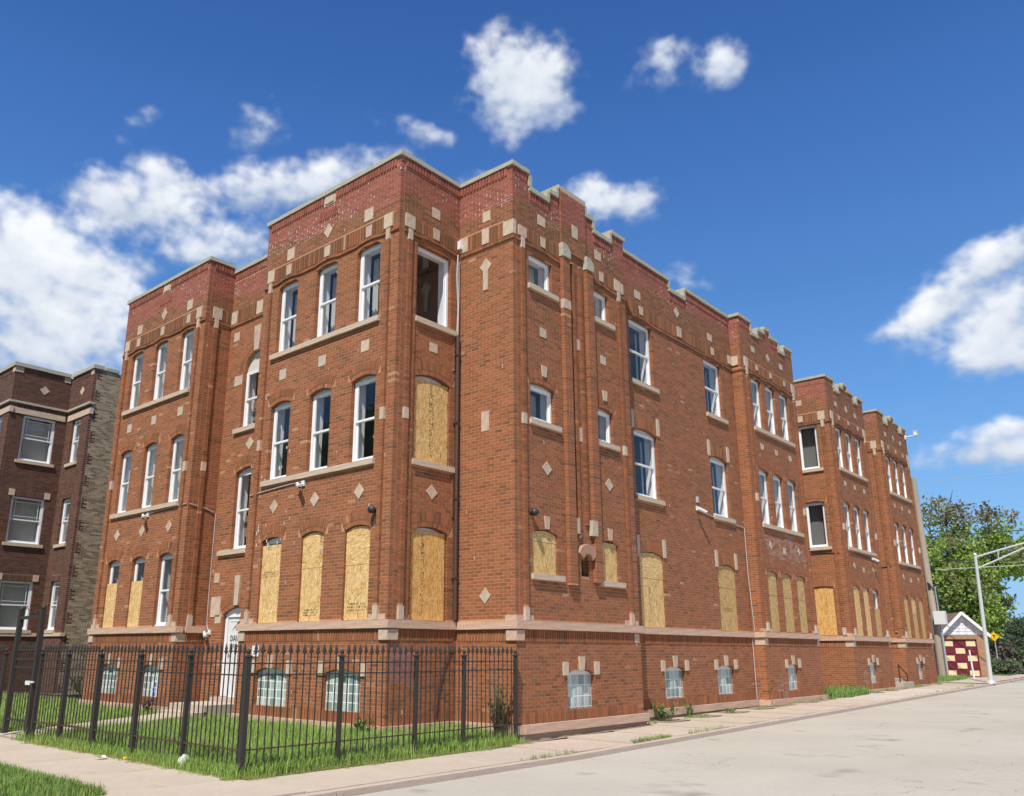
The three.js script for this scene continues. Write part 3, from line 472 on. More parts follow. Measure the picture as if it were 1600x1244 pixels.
{ // ---- street wall with the chimney breast
  const w = W.A;
  gWindow(w, 14.04, 14.99, 4, 4);
  smallA.forEach(([a, b], i) => {
    const h3 = w.hole(a, b, 7.55, 8.27, 0.04), h2 = w.hole(a, b, 4.57, 5.32, 0.06, [0.1, 0.19]), h1 = w.hole(a, b, 1.46, 2.25, 0.08, [0.1]);
    addWindow(w, h3, 'fixed', { curtain: [0.8, 0.22] }); addWindow(w, h2, 'fixed', { curtain: [0.8, 0.22] }); addBoard(w, h1, 1.46, 2.3, { m: 0, seam: i ? undefined : 2.1, arch: !i });
    for (const y of [7.55, 4.57, 1.46]) sill(w, a - 0.05, b + 0.17, y, 2);
    const c = (a + b) / 2; w.stone('keystone', c + 0.07, 8.68, 0.18, 0.24, { proud: 0.036, taper: 0.015 }); w.stone('keystone', c + 0.05, 5.69, 0.18, 0.24, { proud: 0.03, taper: 0.02 }); w.stone('keystone', c + 0.06, 2.49, 0.17, 0.26, { proud: 0.03, taper: 0.02, m: M.limePink });
    w.square(c + 0.05, 6.56, 0.22, 0.21); w.diamond(c + 0.1, 3.61, 0.32, 0.3); w.square(i ? 15.68 : 13.44, 9.21, 0.27, 0.24);
  });
  cornerStone(W.F2, 10.06, w, 12.45, 8.68, 0.33, 0.25, 0.1, { proud: 0.036 }); w.square(12.74, 8.67, 0.27, 0.24, { proud: 0.036, m: M.limePink });
  cornerStone(W.F2, 10.06, w, 12.45, 0.285, 0.19, 0.22, 0.2, { proud: 0.04, m: M.limePink }); cornerStone(W.F2, 10.06, w, 12.45, 0.605, 0.105, 0.26, 0.52, { m: M.limePink });
  w.square(16.48, 8.69, 0.27, 0.3, { proud: 0.036 }); w.square(16.72, 8.68, 0.07, 0.27, { proud: 0.03 });
  for (const s of [12.73, 16.5]) { w.strip(s, 0.8, 8.3); w.stone('stone_block', s, 8.4, 0.11, 0.24, { proud: 0.056 }); w.stone('stone_block', s, 4.52, 0.12, 0.23, { proud: 0.056 }); w.stone('stone_block', s, 0.68, 0.13, 0.25, { proud: 0.058 }); }
  w.square(16.52, 0.605, 0.56, 0.105, { m: M.limePink }); w.square(16.7, 0.285, 0.2, 0.19, { m: M.limePink });
  w.soldiers(12.9, 14.05, 8.52, 8.85, 0.02, 0.09); w.soldiers(15.32, 16.34, 8.52, 8.85, 0.02, 0.09); w.ledge(12.45, 14.08, 8.41, 0.065, 0.035, 8.25); w.ledge(15.3, 16.86, 8.41, 0.065, 0.035, 8.25);
  w.soldiers(12.5, 12.92, 9.95, 10.15, 0.016); w.soldiers(13.0, 13.7, 9.55, 9.75, 0.016); w.soldiers(13.74, 14.08, 9.83, 10.02, 0.016); w.soldiers(15.14, 15.46, 9.83, 10.02, 0.016); w.soldiers(15.5, 16.26, 9.52, 9.72, 0.016); w.soldiers(16.3, 16.84, 9.83, 10.02, 0.016);
  trims(w, 12.583, 16.93, { sold: [12.65, 16.6], base: [12.58, 16.95] });
  coping(w, [[12.803, 13.0, 10.16], [13.0, 13.72, 9.77], [13.72, 14.07, 10.04], [14.07, 15.15, 10.3], [15.15, 15.47, 10.04], [15.47, 16.28, 9.74], [16.28, 16.91, 10.04]]);
  // chimney breast: two piers on corbels, a strip between, stone caps, and the block above
  const pier = (a, b, y0, y1, p, tone) => { const q = new Wall(B0, 'v', 10.06 - p, a, b, { y0, y1, thick: p - 0.012, tone }); q.lay(); return q; };
  const pl = pier(14.1, 14.36, 1.3, 8.58, 0.1), pr = pier(15.04, 15.3, 1.4, 8.58, 0.1); pier(14.13, 15.1, 8.83, 10.3, 0.055); w.strip(14.56, 2.3, 8.6, 0.1, 0.05); w.strip(14.85, 2.6, 8.6, 0.1, 0.05);
  for (const [q, s] of [[pl, 14.23], [pr, 15.17]]) { q.stone('pier_cap', s, 8.69, 0.29, 0.19, { proud: 0.025, depth: 0.14, m: M.limeGrey }); q.B.add(numbered('pier_cap'), new THREE.ExtrudeGeometry(new THREE.Shape([new THREE.Vector2(-0.145, 0), new THREE.Vector2(0.145, 0), new THREE.Vector2(0.02, 0.13), new THREE.Vector2(-0.145, 0.13)]), { depth: 0.13, bevelEnabled: false }).translate(0, 0, -0.11), M.limeGrey, q.at(s, 8.787, 0)); }
  pl.square(14.23, 7.45, 0.265, 0.22); w.square(14.65, 9.4, 0.22, 0.32, { proud: 0.07 }); w.square(14.76, 6.66, 0.2, 0.26); w.square(14.79, 4.57, 0.27, 0.31); w.square(14.43, 2.54, 0.2, 0.33, { proud: 0.065 }); w.square(15.04, 2.54, 0.2, 0.33, { proud: 0.112 });
  const hood = new THREE.Shape(); hood.absarc(0, 0, 0.37, 0.5, Math.PI - 0.5); hood.absarc(0, 0, 0.18, Math.PI - 0.35, 0.35, true);
  B0.add(numbered('stone_hood'), new THREE.ExtrudeGeometry(hood, { depth: 0.15, bevelEnabled: true, bevelSize: 0.01, bevelThickness: 0.01, bevelSegments: 1, curveSegments: 14 }).translate(0, 0, -0.06), std([0.44, 0.245, 0.165], 0.9, { map: stoneT }), w.at(14.77, 1.8, 0));
  w.hole(14.63, 14.91, 1.52, 1.8, 0.14); B0.add(numbered('niche_back'), box(0.4, 0.6, 0.02, 14.77, 1.7, -0.2), std([0.16, 0.06, 0.04], 0.95), w.m);
}
{ // ---- long street wall
  const w = W.B, E2 = 0.135;
  gWindow(w, 18.69, 19.73, 5, 4); gWindow(w, 21.49, 22.52, 5, 4);
  [[17.77, 18.92], [21.92, 23.03]].forEach(([a, b], i) => {
    const h3 = w.hole(a, b, 6.73, 8.40, 0.06), h2 = w.hole(a, b, 3.72, 5.38, 0.1, [0.3]), h1 = w.hole(a, b, 0.56, 2.26, 0.1, [0.3]);
    addWindow(w, h3, 'hung', { curtain: [0.93, 0.12] }); addWindow(w, h2, 'hung', { curtain: [0.93, 0.12] }); addBoard(w, h1, 0.56, 2.34, { m: i ? 3 : 0, seam: 1.72, d: -0.05, stamps: i ? [[0, 0.5, 0.14, 0.6, 0, 1]] : [[-0.1, 0.5, 0.06, 1.0]] });
    sill(w, a - 0.04, b + 0.17, 6.73, 2); sill(w, a - 0.04, b + 0.17, 3.72, 2);
    ears(w, h2, 5.66, E2, 0.46); ears(w, h1, 2.5, E2, 0.46);
    w.square(i ? 22.45 : 18.28, 9.2, 0.3, 0.23); w.stone('keystone', (a + b) / 2 + 0.05, 8.77, 0.19, 0.24, { proud: 0.036, taper: 0.015 });
  });
  w.square(20.48, 8.78, 0.24, 0.3, { proud: 0.036 }); w.diamond(20.42, 9.37, 0.32, 0.32); w.square(23.73, 8.81, 0.26, 0.28, { proud: 0.036 });
  w.soldiers(16.95, 23.58, 8.58, 8.91, 0.02, 0.09); w.ledge(16.9, 23.85, 8.475, 0.06, 0.035, 8.38);
  w.soldiers(17.0, 19.95, 9.98, 10.18, 0.016); w.soldiers(20.02, 20.95, 9.68, 9.88, 0.016); w.soldiers(21.0, 23.8, 10.0, 10.2, 0.016);
  trims(w, 16.94, 23.79, { sold: [16.88, 23.85], base: [16.94, 23.77] }); coping(w, [[16.94, 20.0, 10.2], [20.0, 20.97, 9.9], [20.97, 23.81, 10.23]]);
}
function towerBay(w, f, a, g, dy, boards) { // the three projecting street bays
  const k = (s) => a + s - 23.87;
  gWindow(w, k(25.36), k(26.2), 4, 4);
  const ws = [[24.46, 25.2], [25.54, 26.3], [26.68, 27.42]];
  ws.forEach(([p, q], i) => {
    const h3 = w.hole(k(p), k(q), 6.76 + dy, 8.37 + dy, 0.05), h2 = w.hole(k(p), k(q), 3.74 + dy, 5.38 + dy, 0.09, [0.1, 0.17]), h1 = w.hole(k(p), k(q), 0.57, 2.24 + dy, 0.09, [0.1, 0.17]);
    addWindow(w, h3, 'hung', { curtain: [0.6, 0.5] }); addWindow(w, h2, 'hung', { curtain: [0.6, 0.5] });
    const bd = boards[i]; if (bd.win) { addWindow(w, h1, 'hung'); B0.add(numbered('board'), box(q - p - 0.02, 1.05, 0.012), M.osb[3], w.at((h1.a + h1.b) / 2, 0.57 + 0.53, -0.045)); } else addBoard(w, h1, 0.57, 2.32 + dy, { m: bd.m, seam: bd.seam, gap: bd.gap ?? 0 });
    const c = k((p + q) / 2); w.square(c + 0.06, 6.19 + dy, 0.22, 0.19); i === 1 ? w.square(c, 3.03, 0.2, 0.2) : w.diamond(c + 0.05, 3.1, 0.22, 0.27); w.stone('keystone', c + 0.1, 8.8 + dy, 0.17, 0.18, { proud: 0.036, taper: 0.012 });
    void h1;
  });
  sill(w, k(24.4), k(27.55), 6.76 + dy); sill(w, k(24.4), k(27.55), 3.74 + dy);
  w.square(k(24.8), 9.39, 0.26, 0.2); w.square(k(27.05), 9.38, 0.27, 0.19); w.diamond(k(25.97), 9.4, 0.3, 0.3);
  for (const s of [24.13, 27.88]) { w.strip(k(s), 0.8, 8.35); w.stone('stone_block', k(s), 8.5, 0.12, 0.25, { proud: 0.056 }); w.square(k(s) + 0.02, 8.8, 0.25, 0.32, { proud: 0.036 }); w.stone('stone_block', k(s), 0.7, 0.13, 0.25, { proud: 0.058 }); w.square(k(s) + 0.2, 0.605, 0.24, 0.1, { m: M.limePink }); w.square(k(s) - 0.17, 0.605, 0.18, 0.1, { m: M.limePink }); w.stone('stone_block', k(s), 4.5, 0.12, 0.24, { proud: 0.056 }); }
  w.soldiers(k(24.28), k(27.74), 8.6, 8.93, 0.02, 0.09); w.ledge(k(23.9), k(28.1), 8.47 + dy, 0.06, 0.035, 8.36 + dy);
  for (const [p, q, y] of w.o.top) w.soldiers(p + 0.06, q - 0.06, y - 0.26, y - 0.1, 0.012);
  trims(w, k(24.005), k(28.19), { sold: [k(24.1), k(27.9)] });
  cornerStone(f, w.val, w, a, 0.285, 0.19, 0.28, 0.22); w.square(k(28.0), 0.285, 0.2, 0.19, { m: M.limePink });
  const tp = w.o.top.map((t) => [...t]); tp[0][0] += 0.34; tp[tp.length - 1][1] += 0.05; coping(w, tp);
}
{
  towerBay(W.C, W.CR, 23.87, 0, 0, [{ m: 3, seam: 1.62, gap: 0.05 }, { m: 3, seam: 1.6 }, { m: 3, seam: 1.58, gap: 0.05 }]);
  const cr = W.CR; trims(cr, 10.12, 10.455, { sold: [10.47, 10.52] }); cr.square(10.4, 8.8, 0.2, 0.3, { proud: 0.036 }); cr.ledge(10.16, 10.5, 8.47, 0.06, 0.035); coping(cr, [[10.14, 10.56, 10.26]], 0.05, 0.38);
  towerBay(W.W, W.WF, 31.85, 0, 0.05, [{ m: 3 }, { m: 3, gap: 0.06 }, { win: true }]);
  towerBay(W.X, W.XF, 38.1, 0, 0.0, [{ m: 3, gap: 0.05 }, { m: 3, seam: 1.6 }, { m: 3 }]);
  const w = W.WF;
  const h3 = w.hole(10.86, 11.6, 6.75, 8.46, 0.05), h2 = w.hole(10.86, 11.6, 3.78, 5.44, 0.06, [0.1, 0.19]), h1 = w.hole(10.85, 11.6, 0.6, 2.3, 0.03, [0.28]);
  addWindow(w, h3, 'fixed', { curtain: [0.5, 1, 1] }); addWindow(w, h2, 'fixed', { curtain: [0.5, 1, 1] }); addBoard(w, h1, 0.6, 2.32, { m: 2, stamps: [[0.1, 0.5, 0.04, 1.2]] });
  sill(w, 10.72, 11.7, 6.75); sill(w, 10.72, 11.7, 3.78);
  w.square(10.62, 8.78, 0.26, 0.34, { proud: 0.036 }); w.stone('stone_block', 10.6, 8.46, 0.12, 0.28, { proud: 0.056 }); w.strip(10.6, 0.8, 8.32); w.square(11.42, 8.76, 0.18, 0.24, { proud: 0.036 }); w.square(11.44, 9.42, 0.25, 0.23); w.soldiers(10.78, 11.95, 8.58, 8.93, 0.02, 0.09); w.ledge(10.3, 11.95, 8.49, 0.06, 0.035); w.stone('stone_block', 10.6, 0.72, 0.13, 0.27, { proud: 0.058 }); w.square(10.45, 0.61, 0.16, 0.11, { m: M.limePink });
  w.soldiers(10.5, 11.95, 10.08, 10.26, 0.014); trims(w, 10.27, 11.95, { sold: [10.64, 11.95] }); coping(w, [[10.29, 11.95, 10.29]]);
  const x = W.XF; x.square(10.62, 8.78, 0.24, 0.34, { proud: 0.036 }); x.stone('stone_block', 10.6, 8.46, 0.12, 0.28, { proud: 0.056 }); x.strip(10.6, 0.8, 8.32); x.soldiers(10.76, 11.2, 8.58, 8.93, 0.02, 0.09); x.ledge(10.3, 11.25, 8.49, 0.06, 0.035); trims(x, 10.27, 11.25, { sold: [10.64, 11.25] }); coping(x, [[10.29, 11.25, 10.26]]);
}
{ // ---- return of the left bay and the recess with the entrance
  const w = W.LR; trims(w, 10.865, 11.43, { sold: [10.88, 11.42] }); w.strip(10.96, 0.8, 8.3); w.stone('stone_block', 10.96, 8.4, 0.11, 0.25, { proud: 0.056 }); w.stone('stone_block', 10.96, 4.51, 0.12, 0.24, { proud: 0.056 }); w.square(10.98, 8.7, 0.26, 0.32, { proud: 0.036 }); w.soldiers(11.12, 11.42, 8.52, 8.85, 0.02, 0.09); w.ledge(10.75, 11.42, 8.42, 0.065, 0.035); w.soldiers(10.78, 11.42, 9.95, 10.14, 0.024, 0.09);
  cornerStone(W.L, 19.07, w, 10.66, 0.285, 0.19, 0.2, 0.24); coping(w, [[11.01, 11.377, 10.15]]); w.stone('stone_block', 10.96, 0.68, 0.13, 0.25, { proud: 0.058 });
  const r = W.R, ha = r.hole(17.23, 18.27, 5.46, 6.98, 0.5, [0.11, 0.11]), hb = r.hole(17.23, 18.26, 2.37, 4.3, 0.1, [0.1, 0.19]), hd = r.hole(17.2, 18.33, -1.06, 0.82, 0.16, [0.11, 0.19]);
  addWindow(r, ha, 'hung'); addWindow(r, hb, 'hung'); sill(r, 17.1, 18.75, 2.37, 1.7); sill(r, 17.1, 18.5, 5.46, 1.5);
  { const g = new THREE.Group(), dw = 1.12, dh = 1.87, xm = (hd.a + hd.b) / 2; // steel security door with a letter flap, stencilled
    mesh('frame', ring2(1.13, 1.88, 0.16, 0.09, 0.0, 0.06, 0.07).translate(0, 0, -0.15), M.white, g);
    mesh('door_leaf', merge([box(dw - 0.2, dh - 0.06, 0.04, 0, dh / 2 - 0.03, -0.13), box(dw - 0.34, 0.02, 0.012, 0, dh - 0.14, -0.108)]), M.camWhite, g);
    mesh('handle', merge([box(0.03, 0.12, 0.02, -0.37, 0.95, -0.1), rod(V(-0.37, 0.96, -0.09), V(-0.27, 0.96, -0.07), 0.01)]), M.steel, g);
    const font = await new FontLoader().loadAsync('fonts/droid/droid_sans_bold.typeface.json'), print = (s, size, y) => { const t = new TextGeometry(s, { font, size, depth: 0.002, curveSegments: 4 }); t.computeBoundingBox(); return t.translate(-0.36, y, -0.108); };
    mesh('lettering', merge([print('DAWGS', 0.135, 1.26), print('1-877-44', 0.07, 1.12)]), M.lampBlack, g);
    const sh = new THREE.Shape([new THREE.Vector2(-0.34, 1.5), new THREE.Vector2(0, 1.72), new THREE.Vector2(0.34, 1.5), new THREE.Vector2(0.34, 1.56), new THREE.Vector2(0.03, 1.78), new THREE.Vector2(-0.03, 1.78)]);
    mesh('roof_mark', new THREE.ExtrudeGeometry(sh, { depth: 0.002, bevelEnabled: false }).translate(0.04, 0, -0.108), M.lampBlack, g);
    B0.put(g, r.at(xm, -1.06, 0), 'door'); }
  r.square(18.9, 8.66, 0.27, 0.36, { proud: 0.036 }); r.square(17.73, 8.66, 0.27, 0.36, { proud: 0.036 }); r.soldiers(16.4, 19.05, 8.49, 8.83, 0.02, 0.09); r.ledge(16.4, 19.05, 8.4, 0.07, 0.035);
  r.stone('keystone', 17.75, 7.82, 0.3, 0.68, { proud: 0.03, taper: 0.05 }); r.square(18.5, 6.8, 0.36, 0.27); r.square(18.74, 8.08, 0.26, 0.25); r.diamond(17.75, 5.0, 0.34, 0.33); r.square(18.7, 1.02, 0.42, 0.48); r.square(18.55, 0.72, 0.26, 0.2); r.stone('keystone', 17.77, 1.38, 0.22, 0.7, { proud: 0.05, taper: 0.03 }); r.square(18.74, 1.72, 0.23, 0.24); r.soldiers(16.4, 19.05, 9.78, 9.98, 0.016); r.square(17.68, 9.98, 0.28, 0.3);
  coping(r, [[16.3, 19.45, 10.0]]);
}
{ // white salts and mortar smears along the joints, mostly on the newer red parapet brick
  const salt = [[0.66, 0.56, 0.52], [0.60, 0.48, 0.43], [0.7, 0.62, 0.58]];
  for (const w of Object.values(W)) w.smear = (l, y, r) => {
    const R = w.R, s = w.ax === 'u' ? -l : l, n = fbm3(s * 0.9 + 40, y * 1.2, w.val + 5, 3), red = y > (w.o.redFrom ?? 9.32) - 0.1;
    if (R() < (red ? clamp((n - 0.02) * 1.7, 0, 0.6) : (w.o.fleck ?? 0.003) * (1 + 5 * clamp(n)))) w.brick(l - 0.006 + (R() - 0.5) * 0.006, y + 0.03 + (R() - 0.5) * 0.02, 0.012 + R() * 0.01, 0.04 + R() * 0.04, 0.0035, 0.02, 0, pick(salt, R));
    if (red && R() < clamp((n - 0.12) * 1.2, 0, 0.4)) w.brick((l + r) / 2, y - 0.006, (r - l) * (0.4 + R() * 0.6), 0.009, 0.0035, 0.02, 0, pick(salt, R));
  };
}
for (const w of Object.values(W)) w.lay();
{ // ---- the sides nobody sees from here, roof, floors, ceilings and a few partitions, so that the rooms are rooms
  const back = memo('backwall', () => std([0.25, 0.11, 0.065], 0.95, { map: speck })), add = (n, u0, u1, y0, y1, v0, v1, m) => B0.add(numbered(n), box(u1 - u0, y1 - y0, v1 - v0, (u0 + u1) / 2, (y0 + y1) / 2 + E, -(v0 + v1) / 2), m);
  add('wall', 16.56, 16.848, -1.5, 10.0, 10.375, 10.84, back); add('wall', 27.83, 28.108, -1.5, 10.1, 10.51, 12.2, back); add('wall', 28.1, 31.84, -1.5, 10.1, 11.9, 12.2, back); add('wall', 35.86, 36.138, -1.5, 10.1, 10.66, 11.5, back); add('wall', 36.14, 38.09, -1.5, 10.1, 11.2, 11.5, back); add('wall', 42.1, 42.388, -1.5, 10.1, 10.66, 23.6, back);
  add('wall', 10.96, 42.1, -1.5, 10.1, 23.35, 23.63, back); add('wall', 10.94, 11.42, -1.5, 10.1, 16.05, 16.34, back); add('wall', 10.98, 11.4, -1.5, 10.1, 19.39, 19.6, back);
  const poly = [[10.95, 11.9], [12.76, 11.9], [12.76, 10.38], [16.55, 10.38], [16.55, 10.85], [24.2, 10.85], [24.2, 10.51], [27.8, 10.51], [27.8, 12.22], [32.2, 12.22], [32.2, 10.66], [35.84, 10.66], [35.84, 11.52], [38.45, 11.52], [38.45, 10.66], [42.08, 10.66], [42.08, 23.33], [10.99, 23.33], [10.99, 19.62], [11.76, 19.62], [11.76, 16.03], [10.95, 16.03]];
  const slab = (n, y, t, m) => B0.add(numbered(n), new THREE.ExtrudeGeometry(new THREE.Shape(poly.map(([u, v]) => new THREE.Vector2(u, v))), { depth: t, bevelEnabled: false }).rotateX(-Math.PI / 2).translate(0, y + E, 0), m);
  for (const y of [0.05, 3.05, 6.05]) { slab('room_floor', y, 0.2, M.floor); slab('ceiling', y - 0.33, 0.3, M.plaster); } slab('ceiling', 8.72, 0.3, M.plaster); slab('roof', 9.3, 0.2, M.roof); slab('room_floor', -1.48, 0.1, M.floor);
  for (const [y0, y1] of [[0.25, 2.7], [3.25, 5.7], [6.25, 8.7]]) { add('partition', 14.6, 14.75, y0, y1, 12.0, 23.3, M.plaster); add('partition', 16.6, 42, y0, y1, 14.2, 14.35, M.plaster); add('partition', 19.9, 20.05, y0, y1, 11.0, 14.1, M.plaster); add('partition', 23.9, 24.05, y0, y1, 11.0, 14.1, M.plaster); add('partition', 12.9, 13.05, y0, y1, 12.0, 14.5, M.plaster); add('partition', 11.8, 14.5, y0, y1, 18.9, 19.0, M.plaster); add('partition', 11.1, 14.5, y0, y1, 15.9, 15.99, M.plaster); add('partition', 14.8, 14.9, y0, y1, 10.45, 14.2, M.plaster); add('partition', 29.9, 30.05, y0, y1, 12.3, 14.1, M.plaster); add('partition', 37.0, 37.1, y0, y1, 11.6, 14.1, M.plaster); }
  // rough footing under the base stone, shown where the pavement falls away
  for (const [u0, u1, v] of [[12.5, 16.88, 10.0], [16.9, 23.8, 10.47], [23.82, 28.12, 10.13], [31.8, 36.15, 10.28], [38.05, 42.4, 10.28]]) { const gg = new THREE.BoxGeometry(u1 - u0, 0.6, 0.3, Math.ceil((u1 - u0) * 6), 4, 1), p = gg.attributes.position; for (let i = 0; i < p.count; i++) if (p.getZ(i) > 0) p.setZ(i, p.getZ(i) + perlin.noise(p.getX(i) * 4, p.getY(i) * 9, u0) * 0.025); gg.computeVertexNormals(); B0.add(numbered('footing'), gg.translate((u0 + u1) / 2, -1.762 + E, -(v + 0.15)), M.rubble); }
}
mainBuilding.finish(M.brick, 300);

// ------------------------------------------------------------------ ground, road, kerb, pavement, lawns
const concT = texture(1024, (u, v) => { const a = N(u, v, 3, 6), b = N2(u, v, 40, 4), s = N(u + 0.3, v, 9, 3), k = 0.9 + 0.28 * (a - 0.5) + 0.16 * (b - 0.5) - (b > 0.72 ? 0.12 : 0) - (s > 0.7 ? (s - 0.7) * 0.5 : 0); return [k, k * lerp(0.97, 1, a), k * lerp(0.92, 0.99, N2(u, v, 4, 3))]; });
const roadT = texture(2048, (u, v) => {
  const a = N(u, v, 3, 6), b = N2(u, v, 180, 2), c = N2(u, v, 5, 5), ridge = Math.abs(N(u + 0.1, v + 0.6, 4, 5) - 0.5), st = N2(u * 1, v * 1, 12, 3);
  let k = 0.9 + 0.30 * (a - 0.5) + 0.11 * (b - 0.5); if (ridge < 0.0026 && c > 0.55) k *= 0.62; if (st > 0.7) k *= 1 - (st - 0.7) * 1.4;
  return [k, k * 0.985, k * lerp(0.93, 0.985, a)];
});
const soilT = texture(512, (u, v) => { const a = N(u, v, 8, 6), b = N2(u, v, 50, 3); return [lerp(0.055, 0.12, a) * (0.7 + 0.6 * b), lerp(0.075, 0.115, b) * (0.7 + 0.6 * b), lerp(0.022, 0.05, a) * (0.7 + 0.6 * b)]; });
const uvScale = (g, k) => { const p = g.attributes.position, uv = g.attributes.uv; for (let i = 0; i < p.count; i++) uv.setXY(i, p.getX(i) * k, p.getZ(i) * k); return g; };
const sheet = (u0, u1, v0, v1, h, nu, nv, k = 0.25) => { const g = new THREE.PlaneGeometry(u1 - u0, v1 - v0, nu, nv).rotateX(-Math.PI / 2).translate((u0 + u1) / 2, 0, -(v0 + v1) / 2), p = g.attributes.position; for (let i = 0; i < p.count; i++) p.setY(i, h(p.getX(i), -p.getZ(i)) + E); g.computeVertexNormals(); return uvScale(g, k); };
const mRoad = std([0.48, 0.445, 0.38], 0.93, { map: roadT, bumpMap: bumpT, bumpScale: 0.004 }), mSoil = std([1, 1, 1], 1, { map: soilT });
const conc = [[0.53, 0.45, 0.36], [0.515, 0.44, 0.36], [0.54, 0.455, 0.365], [0.55, 0.44, 0.365], [0.60, 0.53, 0.46]].map((c) => std(c, 0.93, { map: concT, bumpMap: bumpT, bumpScale: 0.004 }));
ground('ground', sheet(-300, 700, -400, 500, (u) => -1.86 + G(u), 250, 4, 0.25), std([0.13, 0.13, 0.07], 1, { map: speck }));
ground('road', sheet(-40, 150, -6, 8.32, (u) => -1.69 + G(u), 95, 6, 1 / 8), mRoad);
{ // kerb in cast lengths
  const k = thing('kerb', 'x', 'kerb'); k.userData = { kind: 'structure' }; k.name = 'kerb';
  for (let u = 4.5; u < 62; u += 2.4) { const o = mesh(numbered('kerb_stone'), memo('kerb', () => new THREE.BoxGeometry(2.388, 0.45, 0.155)), conc[3], k); o.position.set(u + 1.2, -1.615 + G(u + 1.2) - 0.222 + E, -8.4); o.rotation.z = Math.atan(u > 11 ? 0.0105 : 0); }
}
{ // pavement slabs, side street then front
  const p = new THREE.Group(); p.name = 'pavement'; p.userData.kind = 'structure'; scene.add(p); const R = rng(33);
  const slab = (u0, u1, v0, v1, top, slope, m) => { const o = mesh(numbered('paving_slab'), memo(['slab', (u1 - u0).toFixed(2), (v1 - v0).toFixed(2)].join(), () => { const g = new THREE.BoxGeometry(u1 - u0 - 0.006, 0.2, v1 - v0 - 0.006), q = g.attributes.position, uv = g.attributes.uv; for (let i = 0; i < q.count; i++) uv.setXY(i, q.getX(i) * 0.31, q.getZ(i) * 0.31); return g; }), m, p); o.position.set((u0 + u1) / 2, top - 0.1 + E + (R() - 0.5) * 0.002, -(v0 + v1) / 2); o.rotation.z = slope; o.rotation.y = R() < 0.5 ? 0 : Math.PI; };
  let u = 6.58; for (let i = 0; u < 60; i++) { const l = u < 12 ? 1.8 : 1.62; slab(u, u + l, 8.48, u > 16.7 ? 10.42 : 9.93, -1.605 + G(u + l / 2), Math.atan(u > 11.5 ? 0.0105 : 0), (u > 27 && u < 36) ? conc[4] : conc[Math.floor(R() * 4)]); u += l; }
  let v = 8.48; for (let i = 0; v < 40; i++) { const l = i ? 1.78 : 1.45; slab(4.78, 6.57, v, v + l, -1.59, 0, conc[Math.floor(R() * 3)]); v += l; }
  slab(2.0, 4.77, 8.48, 9.9, -1.6, 0, conc[1]);
}
const yardY = (u, v = 14) => lerp(-1.60, -1.49, clamp(Math.min((u - 6.5) / 3.2, (v - 9.85) / 1.4)));
ground('yard_soil', sheet(6.45, 12.44, 9.8, 34, yardY, 24, 90, 0.6), mSoil);
ground('verge_soil', sheet(-30, 4.79, 9.88, 60, () => -1.60, 4, 4, 0.6), mSoil);
ground('soil_strip', sheet(12.4, 46.5, 9.9, 11.9, (u) => -1.60 + G(u), 34, 2, 0.6), std([0.30, 0.235, 0.165], 1, { map: stoneT }));
ground('far_lawn', sheet(46.5, 160, 9.5, 60, (u) => -1.60 + G(u), 30, 4, 0.6), std([0.07, 0.12, 0.025], 1, { map: speck }));
ground('alley_apron', sheet(42.5, 52.5, 8.5, 14, (u) => -1.585 + G(u), 10, 2, 0.3), conc[1]);
{ // path from the gate to the steps of the entrance
  const w = new THREE.Group(); w.name = 'path'; w.userData.kind = 'structure'; scene.add(w); const R = rng(3);
  for (let i = 0; i < 4; i++) { const a = 6.62 + i * 0.86, b = a + 0.85, o = mesh(numbered('paving_slab'), uvScale(box(0.85, 0.16, 1.12), 0.3), conc[Math.floor(R() * 3)], w); o.position.set((a + b) / 2, yardY((a + b) / 2) + 0.04 + E - 0.08 + i * 0.025, -17.65); o.rotation.z = 0.06; }
  mesh('step', box(0.32, 0.3, 1.5, 10.2, -1.30 - 0.15 + E, -17.72), conc[3], w); mesh('step', box(1.2, 0.4, 1.5, 10.9, -1.16 - 0.2 + E, -17.72), conc[0], w); mesh('step', box(0.18, 0.5, 1.3, 11.38, -1.065 - 0.25 + E, -17.75), conc[3], w);
}
// ---- grass: bent blades in tufts
const bladeGeo = (seed, n, h, spread, wide) => { const R = rng(seed), pos = [], nor = []; for (let i = 0; i < n; i++) { const a = R() * 6.283, r = Math.sqrt(R()) * spread, x = Math.cos(a) * r, z = Math.sin(a) * r, t = R() * 6.283, hh = h * (0.5 + R() * 0.7), b = hh * (0.15 + R() * 0.55), w = wide * (0.6 + R() * 0.7), dx = Math.cos(t), dz = Math.sin(t), px = -dz * w, pz = dx * w; const m = [x + dx * b * 0.35, hh * 0.6, z + dz * b * 0.35], tip = [x + dx * b, hh, z + dz * b]; const q = (A, B, C) => { pos.push(...A, ...B, ...C); const N3 = V().subVectors(V(...B), V(...A)).cross(V().subVectors(V(...C), V(...A))).normalize(); for (let k = 0; k < 3; k++) nor.push(N3.x * 0.5, Math.abs(N3.y) * 0.5 + 0.7, N3.z * 0.5); }; const A = [x - px, 0, z - pz], B = [x + px, 0, z + pz], C = [m[0] + px * 0.7, m[1], m[2] + pz * 0.7], D = [m[0] - px * 0.7, m[1], m[2] - pz * 0.7]; q(A, B, C); q(A, C, D); q(D, C, tip); } const g = new THREE.BufferGeometry(); g.setAttribute('position', new THREE.Float32BufferAttribute(pos, 3)); g.setAttribute('normal', new THREE.Float32BufferAttribute(nor, 3)); return g; };
const mGrass = new THREE.MeshPhysicalMaterial({ color: 0xffffff, roughness: 0.75, side: THREE.DoubleSide, transmission: 0.25, thickness: 0 });
